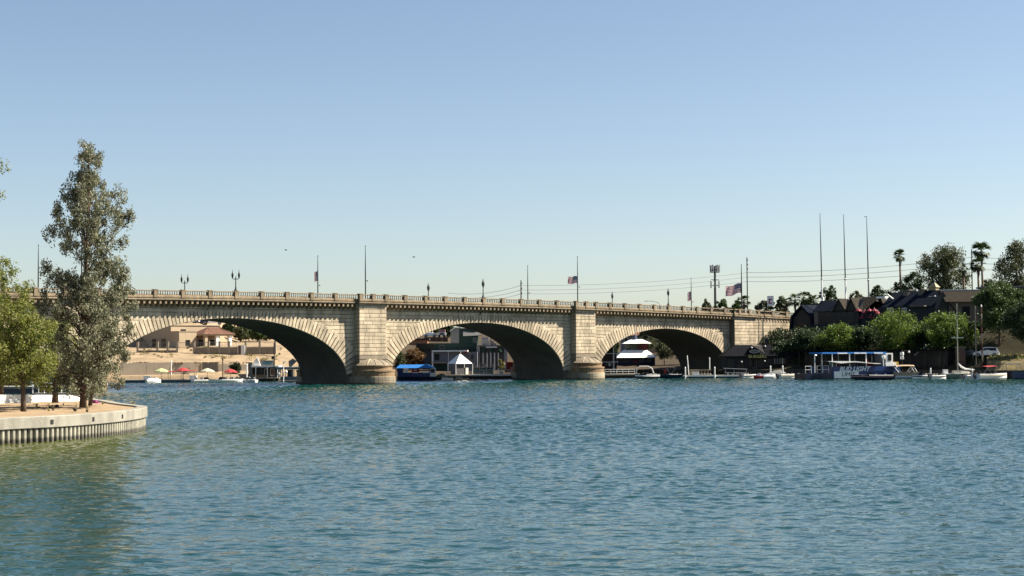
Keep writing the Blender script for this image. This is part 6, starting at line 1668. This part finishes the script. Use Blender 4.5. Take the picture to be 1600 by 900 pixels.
# long house with window row
t = vhouse('long_house','long dark house with a row of six windows and twin gables',1272); c0 = vx(1272); lx = lambda px: vx(px)-c0
ze = vz(1300,486)
m = MB(); m.box(0,lx(1341),0,8,-1.5,ze); m.build('wall', VW, t)
m = MB(); m.box(-.2,lx(1342),-.25,0,-1.6,vz(1300,506)); m.build('base_band', VW2, t)
m = MB(); m.add([(-.3,-.4,ze),(lx(1342),-.4,ze),(lx(1342),8,ze),(-.3,8,ze),(.3,2.5,vz(1290,469)),(lx(1340),2.5,vz(1290,469)),(lx(1340),6,vz(1290,469)),(.3,6,vz(1290,469))],[(0,1,5,4),(1,2,6,5),(2,3,7,6),(3,0,4,7),(4,5,6,7)]); m.build('roof', VR, t)
for pa,pb,pt in ((1302,1323,466),(1322,1341,465)):
    xa, xb = lx(pa), lx(pb); q = tri_wall(xa+.2,xb-.2,-.3,ze-.1,vz(1320,pt)-.3,3.0); q.build('gable_wall', VW, t); q = gable(xa-.1,xb+.1,-.55,3.2,ze-.2,vz(1320,pt),'y'); q.build('gable_roof', VRB, t)
for i in range(6): win(t,lx(1283.5+i*9.2),0,vz(1300,502),1.25,1.75,mat('window_frame_dim',(.11,.095,.08)),GLASS,bars=1)
m = MB(); m.box(-.03,lx(1280)-.3,-.06,0,-1.4,ze); m.build('corner_board', mat('pale_frame_dim',(.2,.17,.14)), t)
m = MB(); m.box(.6,.95,2,2.4,vz(1290,469),vz(1290,463)); m.build('roof_vent', W_PAINT, t)
m = MB(); m.tube([(lx(1309),3,vz(1309,468)),(lx(1309),3,vz(1309,459)),(lx(1311),3,vz(1309,447))],[.14,.14,.05],6); m.box(lx(1303),lx(1309),2.8,3.2,vz(1309,469.5),vz(1309,467.5)); m.build('white_vent_pipe', W_PAINT, t)
# big brown roof
t = vhouse('brown_roof_house','dark house with a broad sloping brown roof right of the twin gables',1342); c0 = vx(1342)
m = MB(); m.add([(0,.5,-1.5),(lx(1378),.5,-1.5),(lx(1378),9,-1.5),(0,9,-1.5),(0,.5,vz(1350,488)),(lx(1378),.5,vz(1350,480)),(lx(1378),9,vz(1350,480)),(0,9,vz(1350,488))],[(0,1,5,4),(1,2,6,5),(2,3,7,6),(3,0,4,7),(4,5,6,7)]); m.build('wall', VW2, t)
m = MB(); m.add([(-1.3,-.4,vz(1340,482)),(lx(1350),-.4,vz(1350,487)),(lx(1370),-.4,vz(1370,470)),(lx(1362),3.5,vz(1362,462)),(-1.3,3.5,vz(1330,463.5)),(-1.3,9,vz(1340,482)),(lx(1372),9,vz(1370,482))],[(0,1,2,3,4),(4,3,6,5),(2,6,3),(0,4,5)]); m.build('roof', VRB, t)
m = MB(); m.box(lx(1363),lx(1377),1.5,3,vz(1370,466),vz(1370,463)); m.build('white_skylight', W_PAINT, t)
m = MB(); m.tube([(lx(1381),1.5,vz(1381,460)),(lx(1390),1.5,vz(1390,467))],.18,6); m.build('white_duct', W_PAINT, t)
# red parasols on the terrace
for i,(px,py) in enumerate(((1346,482),(1356,485),(1363,482),(1371,482),(1352,493),(1366,492),(1376,486))):
    xo = vx(px); loc = V0+Vector((Vx*xo-Vy*-1.6*-1*0,Vy*xo,0))+Vector((math.sin(RZV)*1.2,-math.cos(RZV)*1.2,0)); loc.z = 8.8-.6
    t = thing('terrace_parasol', 'red terrace parasol before the brown roof, %s' % ('leftmost in the upper row','second in the upper row','third in the upper row','rightmost big one in the upper row','left one of the lower pair','right one of the lower pair','small one at the far right')[i], 'parasol', loc, 0, 'red parasols on the terrace')
    H_ = ZP(px,py,vY(px))-loc.z; m = MB(); m.tube([(0,0,0),(0,0,H_)],.03,5); m.build('pole', DKGREY, t)
    m = MB(); m.lathe([(.75,H_-.62),(.72,H_-.5),(.4,H_-.22),(.03,H_)],n=8); m.build('canopy', mat('deep_red_canvas',(.30,.02,.04)), t)
    m = MB(); m.lathe([(.02,0),(.09,.06),(.02,.16)],(0,0,H_),6); m.build('finial', W_PAINT, t)
t = thing('terrace_wall', 'dim grey blue terrace wall under the red parasols', 'wall', V0+Vector((Vx*vx(1335),Vy*vx(1335),0))+Vector((math.sin(RZV)*2.4,-math.cos(RZV)*2.4,0)), RZV)
for i in range(7): m = MB(); m.box(i*1.9+.03,(i+1)*1.9-.03,0,.3,-3.5,.5); m.build('wall_panel', VW2, t)
# navy roofed house with dormers
t = vhouse('navy_roof_house','navy roofed house with two dormers, white windows and yellow chimney',1379); c0 = vx(1379); W1 = lx(1472)
ze = vz(1410,479); zr = vz(1420,455)
m = MB(); m.box(0,W1,0,8,-2,ze); m.build('wall', VW2, t)
m = MB(); m.add([(-.3,-.4,ze),(W1+.2,-.4,ze),(W1+.2,8.4,ze),(-.3,8.4,ze),(.3,3.6,zr),(W1-.3,3.6,vz(1450,452))],[(0,1,5,4),(2,3,4,5),(3,0,4),(1,2,5)]); m.build('roof', VR, t)
for px,pt in ((1404,453.5),(1427,452.5)):
    x = lx(px); m = MB(); m.add([(x-.55,2.4,vz(px,470)),(x+.2,2.4,vz(px,470)),(x+1.0,2.4,vz(px,pt)),(x-.1,2.4,vz(px,pt)),(x-.55,3.8,vz(px,470)),(x+.2,3.8,vz(px,470)),(x+1.0,3.8,vz(px,pt)),(x-.1,3.8,vz(px,pt))],[(0,1,2,3),(1,5,6,2),(3,2,6,7),(0,3,7,4),(4,7,6,5)]); m.build('dormer', mat('dormer_tan',(.17,.15,.125)), t)
    m = MB(); m.box(x-.2,x+1.1,2.3,3.9,vz(px,pt),vz(px,pt)+.15); m.build('dormer_cap', mat('pale_frame_dim',(.2,.17,.14)), t)
win(t,lx(1390.5),0,vz(1390,490),1.3,1.2,W_PAINT,mat('pale_pane',(.18,.22,.24),rough=.2),bars=1); win(t,lx(1413),0,vz(1412,490),1.1,1.2,W_PAINT,mat('pale_pane',(.18,.22,.24),rough=.2),bars=1)
x = lx(1442); m = MB(); m.box(x-.6,x+.9,3.6,5.0,zr-.3,vz(1442,448)); m.build('chimney', mat('chimney_yellow',(.45,.36,.20)), t); q = hip(x-.8,x+1.1,3.4,5.2,vz(1442,448),vz(1442,441),.7,.7); q.build('chimney_cap', mat('chimney_yellow',(.45,.36,.2)), t)
m = MB(); m.box(lx(1427),lx(1449),-1.3,.0,vz(1438,479),vz(1438,477.4)); m.build('porch_roof', mat('pale_frame_dim',(.2,.17,.14)), t)
m = MB(); m.box(lx(1428),lx(1448),-.06,0,vz(1438,494),vz(1438,480)); m.build('porch_opening', mat('teal_dark',(.012,.03,.03)), t)
m = MB(); m.tube([(lx(1443),2,vz(1443,463)),(lx(1460),2,vz(1460,462.5))],.05,5); m.lathe([(.1,-.15),(.18,0),(.1,.2)],(lx(1453),2,vz(1453,462.6)),8); m.build('roof_aerial', W_PAINT, t)
# brown stucco house
BO2 = G(1480,322,8.8); t = thing('stucco_house','brown stucco house with one dark window, right of the navy roof','house', BO2, R(-8)); k = m_per_px(322)
bz_ = lambda py: ZP(1505,py,322)-8.8
m = MB(); m.box(.5,52*k,0,8,-3,bz_(471)); m.build('wall', BRN, t)
m = MB(); m.add([(-.3,-.9,bz_(471.5)),(54*k,-.9,bz_(471.5)),(52*k,2.0,bz_(453)),(-1.0,2.0,bz_(453)),(-.3,9,bz_(471.5)),(54*k,9,bz_(471.5)),(52*k,6.0,bz_(453)),(-1.0,6.0,bz_(453))],[(0,1,2,3),(3,2,6,7),(7,6,5,4),(1,5,6,2),(0,3,7,4),(0,4,5,1)]); m.build('roof', VRB, t)
m = MB(); m.box(-1.1,52.5*k,1.9,2.1,bz_(453),bz_(451.8)); m.build('roof_edge', W_PAINT, t)
m = MB(); m.prism_y([(-1.6,-3),(.5,-3),(.5,bz_(471)),(-.6,bz_(455)),(-1.6,bz_(480))],.4,7); m.build('side_gable', VW, t)
win(t,(1509-1480)*k,0,bz_(494),1.6,2.0,mat('pale_frame_dim',(.2,.17,.14)),GLASS)
m = MB(); m.box((1503-1480)*k,(1516-1480)*k,-.2,0,bz_(496),bz_(494.3)); m.build('sill', STUC, t)
m = MB(); m.add([((1483-1480)*k,-.1,bz_(474)),((1485-1480)*k,-.1,bz_(473)),((1499-1480)*k,-.1,bz_(492)),((1497-1480)*k,-.1,bz_(494))],[(0,3,2,1)]); m.build('brace', WOODD, t)
FO = G(1560,330,9.0); t = thing('flat_roof_house','pale flat roofed house behind the ash tree at the right edge','house', FO); k = m_per_px(330)
m = MB(); m.box(-2,12,0,6,-1,ZP(1580,449,330)-9); m.build('wall', VW, t); m = MB(); m.box(-2.5,12.5,-.6,6.5,ZP(1580,449,330)-9,ZP(1580,446.5,330)-9); m.build('roof', GREY, t); win(t,3,0,1.5,1.4,1.4,WOODD,GLASS); win(t,7,0,1.5,1.4,1.4,WOODD,GLASS)
